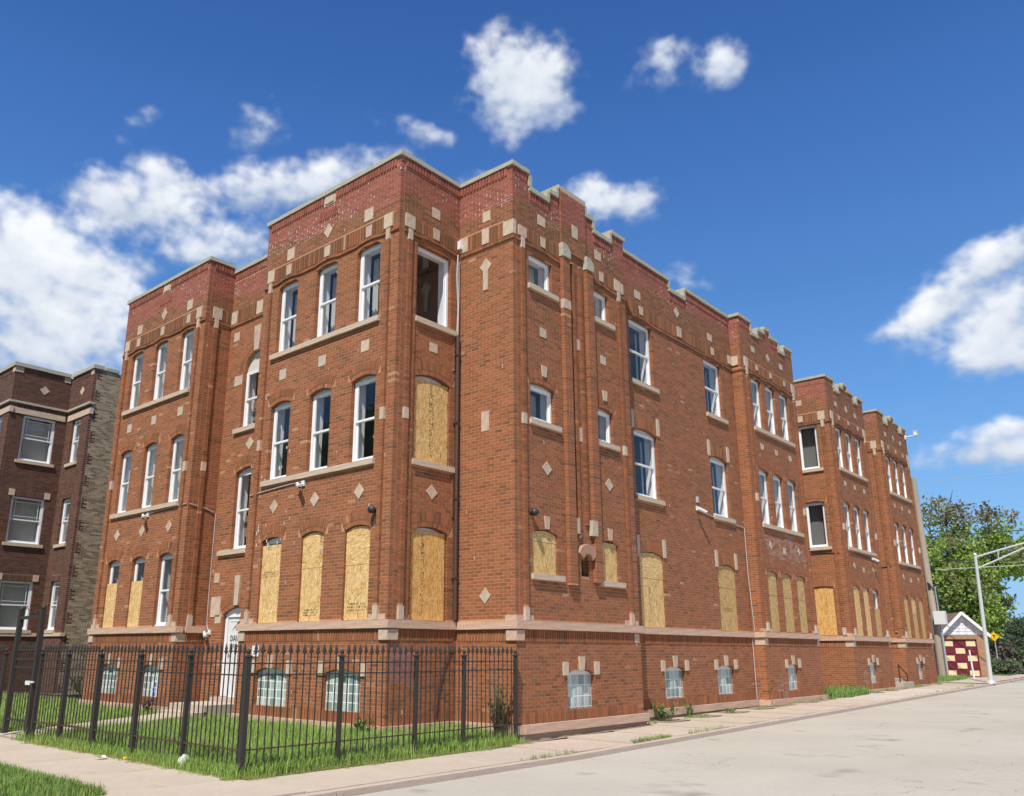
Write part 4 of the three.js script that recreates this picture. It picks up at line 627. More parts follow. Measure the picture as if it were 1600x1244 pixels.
function lawn(name, label, geo, spots, tone = [0.23, 0.37, 0.05]) {
  const im = new THREE.InstancedMesh(geo, mGrass, spots.length), m = new THREE.Matrix4(), q = new THREE.Quaternion(), c = new THREE.Color(), R = rng(spots.length);
  spots.forEach(([u, y, v, s], i) => { q.setFromAxisAngle(V(0, 1, 0), R() * 6.283); im.setMatrixAt(i, m.compose(V(u, y + E - 0.01, -v), q, V(s, s * (0.75 + R() * 0.5), s))); const k = 0.62 + R() * 0.7, dry = R() < 0.05 ? 1 : fbm3(u * 0.7, 3, v * 0.7, 3) * 0.5; im.setColorAt(i, c.setRGB(lerp(tone[0], 0.36, clamp(dry * 0.6)) * k, lerp(tone[1], 0.29, clamp(dry * 0.6)) * k, tone[2] * k * (1 + clamp(dry)))); });
  im.name = numbered(name); tag(im, label, 'grass', null, 'stuff'); scene.add(im);
}
const tuft = bladeGeo(4, 9, 0.17, 0.06, 0.0045), tuftS = bladeGeo(5, 10, 0.10, 0.06, 0.004), tuftL = bladeGeo(6, 9, 0.24, 0.05, 0.006);
{
  const R = rng(1234), spots = [], inB = (u, v) => (u > 10.55 && v > 11.5 && v < 16.45) || (u > 12.4) || (u > 11.4) || (u > 10.55 && v > 19.0 && v < 23.8) || (v > 17.05 && v < 18.28) || (u > 9.9 && v > 16.95 && v < 18.5);
  for (let i = 0; i < 30000; i++) { const u = 6.5 + R() * 6, v = 9.9 + R() * R() * 24; if (inB(u, v) && !(u < 12.4 && u > 11.4 && v < 11.5)) continue; const den = 0.5 + fbm3(u * 1.4, 1, v * 1.4, 2); if (R() > den + 0.45) continue; spots.push([u, yardY(u, v), v, 0.6 + R() * 0.65]); }
  lawn('grass', 'lush green lawn inside the iron fence before the brick front', tuft, spots);
  const edge = []; // ragged fringe over the pavement
  for (let i = 0; i < 5200; i++) { const t = R() < 0.5, s = R(); let u, v; if (t) { u = 6.35 + s * 6.2; v = 9.98 - Math.abs(R() + R() + R() - 1.5) * 0.2 * (0.6 + 0.8 * (0.5 + fbm3(u * 2, 0, 5, 2))); } else { v = 9.8 + s * 6.6; u = 6.68 - Math.abs(R() + R() + R() - 1.5) * 0.24 * (0.6 + 0.8 * (0.5 + fbm3(v * 2, 0, 7, 2))); } edge.push([u, -1.6, v, 0.2 + R() * R() * 0.55]); }
  lawn('grass', 'shaggy fringe of grass and weeds spilling from the fence foot over the pavement', tuft, edge, [0.27, 0.33, 0.06]);
  const verge = []; for (let i = 0; i < 9000; i++) { const u = 4.86 - R() * R() * 2.6, v = 9.9 + R() * 6; verge.push([u, -1.61, v, 0.7 + R() * 0.6]); }
  lawn('grass', 'mown grass verge at the lower left corner beyond the pavement', tuftS, verge, [0.15, 0.26, 0.03]);
  const strip = []; // thin weeds along the foot of the street wall, the patch in the recess and beside the pole, the kerb joint
  for (let i = 0; i < 900; i++) { const u = 17 + R() * 25; if (fbm3(u * 0.8, 9, 2, 2) < 0.02) continue; strip.push([u, -1.6 + G(u), 10.0 + R() * R() * 0.3, 0.3 + R() * 0.4]); }
  for (let i = 0; i < 900; i++) strip.push([28.2 + R() * 3.6, -1.6 + G(30), 10.0 + R() * R() * 1.4, 0.8 + R() * 1.1]);
  for (let i = 0; i < 500; i++) strip.push([43 + R() * 4.5, -1.6 + G(45), 10.1 + R() * 1.2, 0.8 + R() * 0.8]);
  for (const [a, b, n] of [[10.6, 12.0, 50], [13.8, 15.2, 130], [15.8, 17.6, 30], [34, 40, 40]]) for (let i = 0; i < n; i++) { const u = a + R() * (b - a); strip.push([u, -1.605 + G(u), 8.49 + (R() - 0.5) * 0.07, 0.25 + R() * 0.35]); }
  lawn('grass', 'sparse weeds along the foot of the street wall and in the kerb joint', tuft, strip, [0.16, 0.29, 0.04]);
}
{ // broad leaved weeds against the wall
  const leaf = (L, w) => { const s = new THREE.Shape(); s.moveTo(0, 0); s.quadraticCurveTo(w, L * 0.35, 0, L); s.quadraticCurveTo(-w, L * 0.35, 0, 0); return new THREE.ShapeGeometry(s, 4); };
  const mLeaf = new THREE.MeshPhysicalMaterial({ color: new THREE.Color().setRGB(0.11, 0.22, 0.03), roughness: 0.6, side: THREE.DoubleSide, transmission: 0.3, thickness: 0 }), mStem = std([0.16, 0.17, 0.05], 0.8), mDark = new THREE.MeshPhysicalMaterial({ color: new THREE.Color().setRGB(0.075, 0.13, 0.03), roughness: 0.6, side: THREE.DoubleSide, transmission: 0.3, thickness: 0 });
  function weed(name, label, cat, u, y, v, h, r, stems, per, L, m, seed, group) {
    const t = thing(name, label, cat, [u, y + E, v], group), R = rng(seed), st = [], lv = [];
    for (let i = 0; i < stems; i++) { const a = R() * 6.283, rr = r * Math.sqrt(R()), b = V(Math.cos(a) * rr * 0.25, 0, Math.sin(a) * rr * 0.25), e = V(Math.cos(a) * rr, h * (0.55 + R() * 0.45), Math.sin(a) * rr); st.push(rod(b, e, 0.006, 0.003, 5)); for (let k = 0; k < per; k++) { const q = b.clone().lerp(e, 0.25 + 0.75 * (k + R()) / per), g = leaf(L * (0.6 + R() * 0.7), L * 0.3); g.rotateX(-0.5 - R() * 0.9); g.rotateY(R() * 6.283); g.translate(q.x, q.y, q.z); lv.push(g); } }
    mesh('stem', merge(st), mStem, t); mesh('foliage', merge(lv), m, t); return t;
  }
  weed('weed', 'leafy green weed clump at the wall foot below the second basement window', 'weed', 18.1, -1.56, 10.2, 0.42, 0.33, 16, 9, 0.13, mLeaf, 11);
  weed('weed', 'smaller weed clump right of the big one under the glass block window', 'weed', 19.25, -1.54, 10.22, 0.40, 0.16, 9, 8, 0.11, mLeaf, 12);
  weed('weed', 'low weeds in the joint of wall and pavement between the two middle basement windows', 'weed', 21.2, -1.52, 10.15, 0.14, 0.25, 9, 6, 0.09, mLeaf, 13);
  weed('shrub', 'slim dark climbing shrub at the building corner behind the last fence post', 'shrub', 12.15, -1.5, 10.25, 0.98, 0.2, 26, 12, 0.085, mDark, 14);
  weed('weed', 'rosette of broad leaves in the grass at the corner of the front bay', 'weed', 10.35, -1.44, 11.8, 0.28, 0.22, 12, 6, 0.14, mLeaf, 15);
  weed('shrub', 'dark low shrub in the grass by the side wall of the left neighbour', 'shrub', 12.3, -1.46, 26.6, 0.8, 0.9, 60, 12, 0.16, mDark, 16);
  weed('shrub', 'small reddish bush at the foot of the left bay beside the path', 'shrub', 10.3, -1.44, 19.35, 0.4, 0.22, 14, 9, 0.1, new THREE.MeshPhysicalMaterial({ color: new THREE.Color().setRGB(0.16, 0.07, 0.05), roughness: 0.7, side: THREE.DoubleSide }), 17);
}
tag(mesh('paint_mark', (() => { const g = new THREE.PlaneGeometry(0.46, 0.022).rotateX(-Math.PI / 2); g.rotateY(0.14); return g.translate(6.1, -1.584 + E, -11.58); })(), std([0.72, 0.62, 0.03], 0.8), scene), 'thin yellow spray paint line on the pavement beside the slab joint', 'paint mark');
// litter
tag(mesh('paper_scrap', (() => { const g = new THREE.PlaneGeometry(0.17, 0.1, 4, 3).rotateX(-Math.PI / 2), p = g.attributes.position, R = rng(8); for (let i = 0; i < p.count; i++) p.setY(i, R() * 0.05); g.computeVertexNormals(); return g.translate(6.3, -1.57 + E, -13.1); })(), std([0.7, 0.68, 0.66], 0.8, { side: THREE.DoubleSide }), scene), 'crumpled white paper scrap at the pavement edge in the grass fringe', 'litter');
tag(mesh('plastic_wrapper', (() => { const g = new THREE.PlaneGeometry(0.09, 0.07, 3, 3).rotateX(-Math.PI / 2), p = g.attributes.position, R = rng(18); for (let i = 0; i < p.count; i++) p.setY(i, R() * 0.06); g.computeVertexNormals(); return g.translate(6.38, -1.55 + E, -12.5); })(), std([0.7, 0.42, 0.01], 0.5, { side: THREE.DoubleSide }), scene), 'yellow wrapper in the grass fringe near the white paper scrap', 'litter');
tag(mesh('plastic_bag', (() => { const g = new THREE.IcosahedronGeometry(0.08, 2), p = g.attributes.position; for (let i = 0; i < p.count; i++) { const k = 1 + perlin.noise(p.getX(i) * 22, p.getY(i) * 22, p.getZ(i) * 22) * 0.6; p.setXYZ(i, p.getX(i) * k, p.getY(i) * k * 1.1, p.getZ(i) * k * 0.7); } g.computeVertexNormals(); return g.translate(6.6, -1.5 + E, -11.28); })(), std([0.62, 0.60, 0.56], 0.7), scene), 'torn whitish plastic bag caught at the foot of a fence post', 'litter');

// ------------------------------------------------------------------ iron fence and gate
{
  const f = thing('picket_fence', 'black wrought iron picket fence with spear tips around the front yard', 'fence', [6.64, -1.55 + E, 9.95]);
  const spear = memo('picket', () => { const g = [box(0.0135, 1.40, 0.0135, 0, 0.81, 0)]; const s = new THREE.LatheGeometry([[0.0001, 0.155], [0.012, 0.115], [0.024, 0.07], [0.012, 0.04], [0.02, 0.03], [0.02, 0.018], [0.011, 0.0]].reverse().map(([r, y]) => new THREE.Vector2(r, y)), 6); g.push(s.clone().translate(0, 1.5, 0)); for (const k of [-1, 1]) g.push(new THREE.SphereGeometry(0.014, 5, 4).translate(k * 0.03, 1.535, 0)); return merge(g); });
  const cap = memo('fpost', () => merge([new THREE.BoxGeometry(0.085, 0.02, 0.085).translate(0, 1.47, 0), new THREE.CylinderGeometry(0.016, 0.03, 0.035, 8).translate(0, 1.495, 0), new THREE.SphereGeometry(0.033, 10, 8).translate(0, 1.535, 0)]));
  const post = (x, z, k = 1) => { const g = mesh('post', new THREE.BoxGeometry(0.056 * k, 1.68, 0.056 * k).translate(0, 0.62, 0), M.iron, f); g.position.set(x, 0, z); g.rotation.set(Math.sin(x * 9 + z * 3) * 0.007, 0, Math.sin(x * 5 + z * 7 + 1) * 0.007); mesh('cap', cap, M.iron, g); };
  const run = (a, b, along) => { const L = b - a, n = Math.round(L / 0.117); for (let i = 1; i < n; i++) { const s = a + L * i / n, o = mesh(numbered('picket'), spear, M.iron, f); along === 'u' ? o.position.set(s, (i * 7 % 5 - 2) * 0.003, 0) : o.position.set(0, (i * 7 % 5 - 2) * 0.003, -s); if (along !== 'u') o.rotation.y = Math.PI / 2; const q = Math.sin(i * 12.9898 + a * 78.2) * 0.009; along === 'u' ? (o.rotation.z = q) : (o.rotation.x = q); } for (const y of [0.29, 1.225, 1.375]) mesh('rail', along === 'u' ? box(L, 0.017, 0.026, (a + b) / 2, y, 0) : box(0.026, 0.017, L, 0, y, -(a + b) / 2), y < 0.5 ? M.rust : M.iron, f); };
  const us = [0, 1.59, 3.12, 4.25, 5.63], vs = [0, 1.47, 2.9, 4.25, 5.49, 6.62];
  us.forEach((u, i) => { post(u, 0, i ? 1 : 1.3); if (i) run(us[i - 1], u, 'u'); }); vs.forEach((v, i) => { if (i) { post(0, -v, 1.05); run(vs[i - 1], v, 'v'); } }); post(0, -8.35, 1.1); run(8.35, 10.6, 'v'); post(0, -10.6, 1.1);
  const g = thing('iron_gate', 'tall black iron gate frame with crossbar at the path, left of the fence', 'gate', [6.64, -1.53 + E, 16.78]);
  for (const [n, z] of [['gate_post', 0], ['gate_post', -1.04]]) { const p = mesh(n, new THREE.BoxGeometry(0.085, 2.26, 0.085).translate(0, 1.13, 0), M.iron, g); p.position.z = z; mesh('cap', new THREE.SphereGeometry(0.05, 10, 8).translate(0, 2.29, 0), M.iron, p); }
  mesh('crossbar', box(0.06, 0.06, 0.96, 0, 2.12, -0.52), M.iron, g); mesh('wire', pipe([V(0, 2.16, -0.3), V(0, 2.26, -0.42), V(0, 2.2, -0.6), V(0, 2.3, -0.75)], 0.007), M.wire, g);
  for (let i = 1; i < 8; i++) { const o = mesh(numbered('picket'), spear, M.iron, g); o.position.set(0, -0.02, -0.52 + (i - 4) * 0.118); o.rotation.y = Math.PI / 2; }
  for (const y of [0.26, 1.2, 1.35]) mesh('rail', box(0.032, 0.03, 0.93, 0, y, -0.52), M.iron, g);
  mesh('latch', merge([box(0.05, 0.07, 0.2, -0.03, 0.93, -0.16), box(0.03, 0.03, 0.1, -0.05, 0.95, 0.05)]), M.camWhite, g);
}

// ------------------------------------------------------------------ cameras, lamps, conduits and notices on the building
function bullet(label, w, s, y, turn, group) { // bullet camera on a wall bracket; turn = which way it looks along the wall
  const t = new THREE.Group(); t.name = numbered('security_camera'); tag(t, label, 'security camera', group);
  mesh('bracket', merge([box(0.1, 0.12, 0.03, 0, 0, 0.018), rod(V(0, 0, 0.02), V(0, -0.05, 0.12), 0.015)]), M.camWhite, t);
  mesh('housing', merge([rod(V(-0.1 * turn, -0.03, 0.09), V(0.13 * turn, -0.12, 0.2), 0.042, 0.042, 12), rod(V(-0.1 * turn, 0.0, 0.1), V(0.16 * turn, -0.1, 0.22), 0.03, 0.03, 6)]), M.camWhite, t); mesh('lens', rod(V(0.13 * turn, -0.12, 0.2), V(0.14 * turn, -0.124, 0.205), 0.034, 0.034, 12), M.lampBlack, t);
  t.applyMatrix4(w.at(w.x(s), y, 0.0)); scene.add(t);
}
bullet('white security camera under the second-floor sill of the right front bay', W.F1, 14.34, 3.42, 1, 'security cameras'); bullet('white security camera under the second-floor sill of the left front bay', W.L, 21.06, 3.44, 1, 'security cameras');
bullet('white security camera in the recess left of the entrance door', W.R, 18.85, 0.42, 1, 'security cameras'); bullet('white security camera on the long street wall between the second-floor windows', W.B, 20.9, 3.78, 1, 'security cameras'); bullet('small white security camera below the second-floor sill of the second street bay', W.W, 35.0, 3.56, 1, 'security cameras');
function roundLamp(label, w, s, y) { const t = new THREE.Group(); t.name = numbered('wall_lamp'); tag(t, label, 'wall lamp', 'dark round wall lamps'); mesh('mount', rod(V(0, 0, 0), V(0, 0, 0.07), 0.05, 0.045, 12), M.lampBlack, t); mesh('shade', merge([new THREE.SphereGeometry(0.075, 14, 10).scale(1.15, 1, 1).translate(0, 0, 0.11)]), M.lampBlack, t); t.applyMatrix4(w.at(w.x(s), y, 0)); scene.add(t); }
roundLamp('dark round wall lamp at the top right of the boarded front bay windows', W.F1, 12.02, 2.6); roundLamp('dark round wall lamp above the small boarded street window', W.A, 12.93, 2.63); roundLamp('dark round wall lamp on the front side of the farthest street bay', W.XF, 10.95, 2.2);
{ const t = new THREE.Group(); t.name = 'floodlight'; tag(t, 'white floodlight on an arm at the far end of the street parapet', 'floodlight'); mesh('arm', merge([rod(V(0, 0, 0), V(0, 0.02, 0.5), 0.035), box(0.1, 0.2, 0.05, 0, 0, 0.03)]), M.camWhite, t); mesh('housing', merge([box(0.24, 0.2, 0.14, 0, 0.1, 0.5), box(0.26, 0.03, 0.16, 0, 0.21, 0.5)]), M.camWhite, t); t.applyMatrix4(W.X.at(42.2, 9.85, 0)); scene.add(t); }
const cond = (w, pts, r = 0.013, m = M.conduit) => B0.add(numbered('conduit'), pipe(pts.map(([s, y, d]) => V(w.x(s), y, d ?? 0.02)), r), m, w.m);
cond(W.F1, [[16.3, 3.38], [15.6, 3.42], [14.9, 3.45], [14.4, 3.46]]); cond(W.L, [[21.0, 3.46], [20.2, 3.5], [19.7, 3.52], [19.12, 3.52]]);
cond(W.LR, [[10.68, 3.52], [11.1, 3.46], [11.36, 3.38]]); cond(W.R, [[19.02, 3.36], [19.02, 2.4], [19.02, 1.2], [19.0, 0.6], [18.9, 0.45]]);
cond(W.B, [[20.95, 3.74], [21.8, 3.66], [22.9, 3.6], [23.78, 3.56]]); cond(W.B, [[23.8, 3.56, 0.03], [23.8, 2.2, 0.03], [23.8, 0.57, 0.1]]); cond(W.B, [[23.76, 0.38, 0.03], [23.76, -0.4, 0.03], [23.76, -1.29, 0.03]]);
cond(W.WF, [[11.9, 3.52], [11.2, 3.55], [10.5, 3.52]], 0.016, M.wire); cond(W.W, [[33.0, 3.6], [34.2, 3.56], [35.8, 3.5]], 0.014, M.wire); cond(W.X, [[39.8, 3.5], [40.6, 3.56], [41.6, 3.5]], 0.014, M.wire); cond(W.XF, [[11.2, 3.45], [10.5, 3.5]], 0.014, M.wire);
B0.add(numbered('junction_box'), box(0.07, 0.16, 0.06, 20.92, 4.02, 0.03), M.conduit, W.B.m);
{ const g = new THREE.Group(); g.name = 'notice'; tag(g, 'small white notice with a dark printed line on the front bay below the belt course', 'sign'); mesh('plate', box(0.24, 0.22, 0.008, 0, 0, 0.012), std([0.78, 0.76, 0.78], 0.4), g); mesh('print', merge([box(0.1, 0.018, 0.002, -0.02, -0.055, 0.0175), box(0.06, 0.006, 0.002, 0, 0.03, 0.0175)]), M.lampBlack, g); g.applyMatrix4(W.F1.at(W.F1.x(15.67), -0.02, 0.0)); scene.add(g); }
{ const g = new THREE.Group(); g.name = 'sticker'; tag(g, 'white and blue notice sheet stuck on the glass block of the left bay', 'notice'); mesh('sheet', box(0.26, 0.4, 0.004), std([0.7, 0.72, 0.76], 0.5), g); mesh('print', merge([box(0.13, 0.1, 0.002, 0.03, 0.1, 0.003), box(0.15, 0.1, 0.002, 0.0, -0.12, 0.003), ...[0, 1, 2].map((k) => box(0.2, 0.012, 0.002, 0, 0.01 - k * 0.025, 0.003))]), std([0.12, 0.18, 0.45], 0.6), g); g.applyMatrix4(W.L.at(W.L.x(19.98), -0.92, -0.07)); scene.add(g); }
{ const r = new THREE.Group(); r.name = 'handrail'; tag(r, 'black iron handrail at the steps between the two far street bays', 'handrail'); r.position.set(36.5, -1.3 + E, -10.25); mesh('post', merge([rod(V(0, -0.1, 0), V(0, 0.85, 0), 0.025), rod(V(1.0, -0.1, 0), V(1.0, 0.5, 0), 0.025)]), M.iron, r); mesh('rail', merge([rod(V(0, 0.82, 0), V(1.0, 0.45, 0), 0.022), rod(V(0, 0.4, 0), V(1.0, 0.15, 0), 0.014)]), M.iron, r); scene.add(r); const s = new THREE.Group(); s.name = 'concrete_steps'; tag(s, 'worn concrete steps with dark handrail between the two far street bays', 'steps'); s.position.set(37.1, -1.5 + G(37) + E, -10.6); mesh('step', box(1.4, 0.22, 0.4, 0, 0.0, 0.3), conc[0], s); mesh('step', box(1.4, 0.36, 0.6, 0, 0.05, -0.2), conc[1], s); scene.add(s); }

// ------------------------------------------------------------------ the neighbour on the left
{
  const nb = new Building('neighbour_house', 'dark brown brick apartment house at the left edge with a buff common-brick side wall', 'apartment building', [12.78, 0, 30.56]);
  const nt = (s, y, R) => pick(TONES.nb, R), side = (s, y, R) => (s < 12.9 + ((Math.floor((y + 2) / (COURSE * 6)) % 2) ? 0.13 : 0.0) ? pick(TONES.nbred, R) : pick(TONES.common, R));
  const NF = new Wall(nb, 'u', 10.7, 32.49, 36.4, { c1: 0, tone: nt, mortar: M.mortarBrown, y1: 10.22, mirror: true }), NR = new Wall(nb, 'v', 32.49, 10.7, 12.78, { c0: 1, tone: nt, mortar: M.mortarBrown, y1: 10.22 }), N2w = new Wall(nb, 'u', 12.78, 30.56, 32.49, { c1: 0, tone: nt, mortar: M.mortarBrown, y1: 10.22, mirror: true }), NS = new Wall(nb, 'v', 30.56, 12.78, 24, { c0: 1, tone: side, mortar: M.mortarBuff, top: [[12.78, 13.7, 10.22], [13.7, 24, 10.1]] });
  const open = (w, a, b, ears_) => [[0.66, 2.36], [3.7, 5.38], [6.72, 8.42]].forEach(([y0, y1], i) => { const h = w.hole(a, b, y0, y1); addWindow(w, h, 'prairie', { curtain: [0.5, 0.95] }); sill(w, a - 0.1, b + 0.1, y0, 3); if (i < 2) { w.soldiers(a, b, y1 + 0.01, y1 + 0.2, 0.004, 0.0755, () => pick(TONES.nb, w.R)); if (ears_) for (const s of [a - 0.03, b + 0.03]) w.stone('lintel_stone', s, y1 + 0.13, 0.2, 0.24, { proud: 0.03 }); } });
  open(NR, 11.22, 12.4, true); open(N2w, 31.22, 31.98, false); open(NF, 33.1, 34.3, true);
  for (const [w, a, b, ext] of [[NF, 32.42, 36.4, 0], [NR, 10.83, 12.7, 1], [N2w, 30.5, 32.4, 0]]) {
    w.run('cornice_stone', a, b, 8.44, 8.66, 0.03, M.lime, 1.2, 0.14); w.band(a, b, 8.44, 8.9);
    w.run('cornice_stone', a, b, 8.82, 8.9, 0.08, M.limeGrey, 1.4, 0.2); w.soldiers(a + 0.1, b - 0.05, 8.67, 8.81, 0.0, 0.0755, () => pick(TONES.nb, w.R));
    w.run('coping_stone', a, b, 10.22, 10.36, 0.07, M.limeGrey, 1.0, 0.4); w.square((a + b) / 2, 9.6, 0.01, 0.01); w.diamond((a + b) / 2 + (ext ? 0.05 : 0), 9.5, 0.36, 0.36); w.soldiers(a + 0.25, b - 0.25, 10.0, 10.2, 0.01, 0.0755, () => pick(TONES.nb, w.R), 0.012);
  }
  NF.square(32.6, 10.1, 0.24, 0.2, { proud: 0.02 }); NR.square(10.86, 10.1, 0.24, 0.2, { proud: 0.02 }); NR.square(12.6, 10.1, 0.24, 0.2, { proud: 0.02 }); N2w.square(30.7, 10.1, 0.24, 0.2, { proud: 0.02 }); NS.run('coping_stone', 13.17, 13.7, 10.22, 10.34, 0.05, M.limeGrey, 1, 0.36); NS.run('coping_tile', 13.7, 24, 10.1, 10.18, 0.04, M.roof, 0.9, 0.34);
  NR.run('belt_stone', 10.85, 12.7, 0.44, 0.56, 0.05, M.lime, 1.3, 0.16); NF.run('belt_stone', 32.43, 36.4, 0.44, 0.56, 0.05, M.lime, 1.3, 0.16); N2w.run('belt_stone', 30.5, 32.4, 0.44, 0.56, 0.05, M.lime, 1.3, 0.16);
  for (const w of [NF, NR, N2w, NS]) w.lay();
  nb.add('wall', box(0.3, 11.6, 6.2, 24.15, 4.3 + E, -33.4), M.mortarBuff); nb.add('wall', box(13.4, 11.6, 0.3, 17.4, 4.3 + E, -36.5), M.mortarBuff);
  for (const y of [0.1, 3.1, 6.1, 9.2]) { nb.add(numbered('room_floor'), box(10.8, 0.2, 5.4, 18.5, y + E, -33.6), M.floor); nb.add(numbered('room_floor'), box(2.2, 0.19, 3.6, 12.1, y + E, -34.6), M.floor); }
  for (const y of [1.6, 4.6, 7.6]) nb.add(numbered('partition'), box(0.12, 2.7, 5.4, 15.4, y + E, -33.6), M.plaster);
  nb.finish(M.brick, 300);
}
// ------------------------------------------------------------------ far end of the street
{
  const p = thing('utility_pole', 'tall weathered wooden utility pole at the far end of the building with a white box', 'utility pole', [46, -1.28 + E, 10.96]);
  const mWood = std([0.42, 0.35, 0.27], 0.95, { map: stoneT, bumpMap: bumpT, bumpScale: 0.01 });
  mesh('pole', merge([rod(V(0, -0.3, 0), V(-0.04, 9.85, -0.16), 0.185, 0.135, 16)]), mWood, p);
  mesh('junction_box', box(0.36, 0.62, 0.5, -0.3, 2.9, 0.28), M.camWhite, p); mesh('conduit', merge([rod(V(-0.2, -0.1, 0.25), V(-0.22, 2.6, 0.24), 0.055), rod(V(-0.1, 3.2, 0.2), V(-0.1, 4.4, 0.17), 0.03)]), M.steel, p);
  mesh('bracket', merge([rod(V(0, 6.9, -0.1), V(0.02, 6.75, 0.55), 0.03), rod(V(0, 6.2, 0), V(0, 6.75, 0.5), 0.02), box(0.1, 0.14, 0.1, 0.0, 5.65, 0.2), box(0.1, 0.14, 0.1, 0, 5.25, 0.2), box(0.12, 0.3, 0.12, -0.14, 4.4, -0.05)]), M.lampBlack, p); mesh('cable', pipe([V(-0.2, 4.6, -0.1), V(-0.1, 4.2, 0.15), V(0.1, 3.9, 0.22), V(0.05, 3.3, 0.2)], 0.03), M.wire, p);
  for (const [i, [y0, y1, s, r, m, txt]] of [[5.55, 5.8, 0.25, 0.022, M.wire, 'uppermost sagging black wire leaving the wooden pole towards the right'], [4.32, 4.3, 0.12, 0.018, M.wire, 'dark cable below the uppermost wire, leaving the wooden pole'], [4.22, 4.1, 0.15, 0.013, M.wire, 'thin dark cable just under the second one on the wooden pole'], [3.92, 3.96, 0.02, 0.02, M.conduit, 'pale straight cable, lowest of the wires at the wooden pole'], [8.3, 8.35, 0.1, 0.012, M.conduit, 'thin pale wire from the top of the wooden pole']].entries()) {
    const a = V(46, y0 + E, -10.7), b = V(45.6, y1 + E, 12), mid = a.clone().lerp(b, 0.5); mid.y -= s; void i;
    tag(mesh(numbered('overhead_wire'), new THREE.TubeGeometry(new THREE.QuadraticBezierCurve3(a, mid, b), 24, r, 5), m, scene), txt, 'wire');
  }
  tag(mesh(numbered('overhead_wire'), new THREE.TubeGeometry(new THREE.QuadraticBezierCurve3(V(60, 5.4 + E, -10.6), V(58, 8 + E, -7), V(55, 13 + E, 1)), 16, 0.022, 5), M.wire, scene), 'slanting black wire rising out of the tree to the right edge', 'wire');
  const l = thing('street_lamp', 'slim pale metal street lamp mast with a double arm at the kerb', 'street lamp', [43.05, -1.28 + E, 8.42]);
  const mMast = std([0.62, 0.65, 0.62], 0.38, { metalness: 0.25 });
  mesh('mast', rod(V(0, 0, 0), V(-0.02, 5.5, 0.12), 0.095, 0.062, 14), mMast, l); mesh('base', merge([new THREE.CylinderGeometry(0.16, 0.2, 0.12, 12).translate(0, 0.06, 0)]), mMast, l); mesh('cap', new THREE.SphereGeometry(0.085, 10, 8).translate(-0.02, 5.52, 0.12), mMast, l);
  mesh('arm', merge([pipe([V(-0.02, 5.42, 0.15), V(0.1, 5.66, 1.0), V(0.25, 5.94, 2.1), V(0.4, 6.1, 3.4)], 0.036, 8), pipe([V(-0.02, 4.92, 0.16), V(0.1, 5.32, 1.1), V(0.25, 5.76, 2.1), V(0.35, 6.02, 2.9)], 0.036, 8), rod(V(0.1, 5.34, 1.0), V(0.1, 5.66, 1.0), 0.02)]), mMast, l);
  mesh('lamp_head', merge([new THREE.SphereGeometry(0.2, 14, 10).scale(0.8, 0.45, 1.7).translate(0.43, 6.1, 3.7)]), mMast, l);
  // garage
  const th = -Math.PI / 3, gr = thing('garage', 'small brick garage with white gable and chequered maroon and cream door', 'garage', [49.2, -1.2 + E, 10.57]); gr.rotation.y = th; gr.scale.set(0.75, 0.885, 0.85);
  const brickT = texture(512, (u, v) => { const row = Math.floor(v * 24), x = u * 8 + (row % 2) * 0.5, fx = x - Math.floor(x), fy = v * 24 - row, e = fx < 0.05 || fy < 0.17, k = 0.75 + 0.5 * N(Math.floor(x) * 0.173, row * 0.071, 16, 2); return e ? [0.42, 0.32, 0.22] : [0.33 * k, 0.165 * k, 0.085 * k]; });
  const mGB = std([1, 1, 1], 0.95, { map: brickT }), mMar = std([0.155, 0.012, 0.022], 0.5), mCream = std([0.72, 0.60, 0.36], 0.5), mShingle = std([0.23, 0.14, 0.085], 0.95, { map: speck, bumpMap: bumpT, bumpScale: 0.01 });
  const uvb = (g) => { const p = g.attributes.position, n = g.attributes.normal, uv = g.attributes.uv; for (let i = 0; i < p.count; i++) uv.setXY(i, (Math.abs(n.getX(i)) > 0.5 ? p.getZ(i) : p.getX(i)) / 1.69, p.getY(i) / 1.62); return g; };
  mesh('wall', uvb(merge([box(0.62, 2.1, 0.25, 1.1, 1.05, -0.12), box(0.1, 2.1, 0.25, -1.36, 1.05, -0.12), box(2.82, 0.2, 0.25, 0, 2.2, -0.12), box(0.2, 2.3, 5, 1.31, 1.15, -2.75), box(0.2, 2.3, 5, -1.31, 1.15, -2.75), box(2.4, 2.3, 0.2, 0, 1.15, -5.15)])), mGB, gr);
  const door = mesh('garage_door', box(2.08, 2.1, 0.05, -0.26, 1.05, -0.13), mMar, gr); for (let r = 0; r < 5; r++) for (let c = 0; c < 3; c++) { const o = mesh('door_panel', box(0.58, 0.3, 0.025), (r + c) % 2 === 0 ? mCream : mMar, door); o.position.set(-0.96 + c * 0.7, 0.22 + r * 0.41, -0.095); }
  mesh('gable', merge([new THREE.ExtrudeGeometry(new THREE.Shape([new THREE.Vector2(-1.45, 0), new THREE.Vector2(1.45, 0), new THREE.Vector2(0, 1.2)]), { depth: 0.1, bevelEnabled: false }).translate(0, 2.31, -0.15)]), std([0.66, 0.64, 0.66], 0.7), gr);
  for (let r = 0; r < 5; r++) for (let c = 0; c < 12 - r * 2.4; c++) { const n = 12 - r * 2.4, o = mesh(numbered('shingle'), memo('gsh', () => box(0.145, 0.19, 0.02)), memo('gshm' + (c + r) % 3, () => std([[0.70, 0.69, 0.71], [0.60, 0.59, 0.63], [0.76, 0.75, 0.76]][(c + r) % 3], 0.7)), gr); o.position.set((c - (n - 1) / 2) * 0.155, 2.44 + r * 0.18, -0.03 + (r % 2) * 0.004); o.rotation.x = -0.08; o.rotation.z = 0.5; }
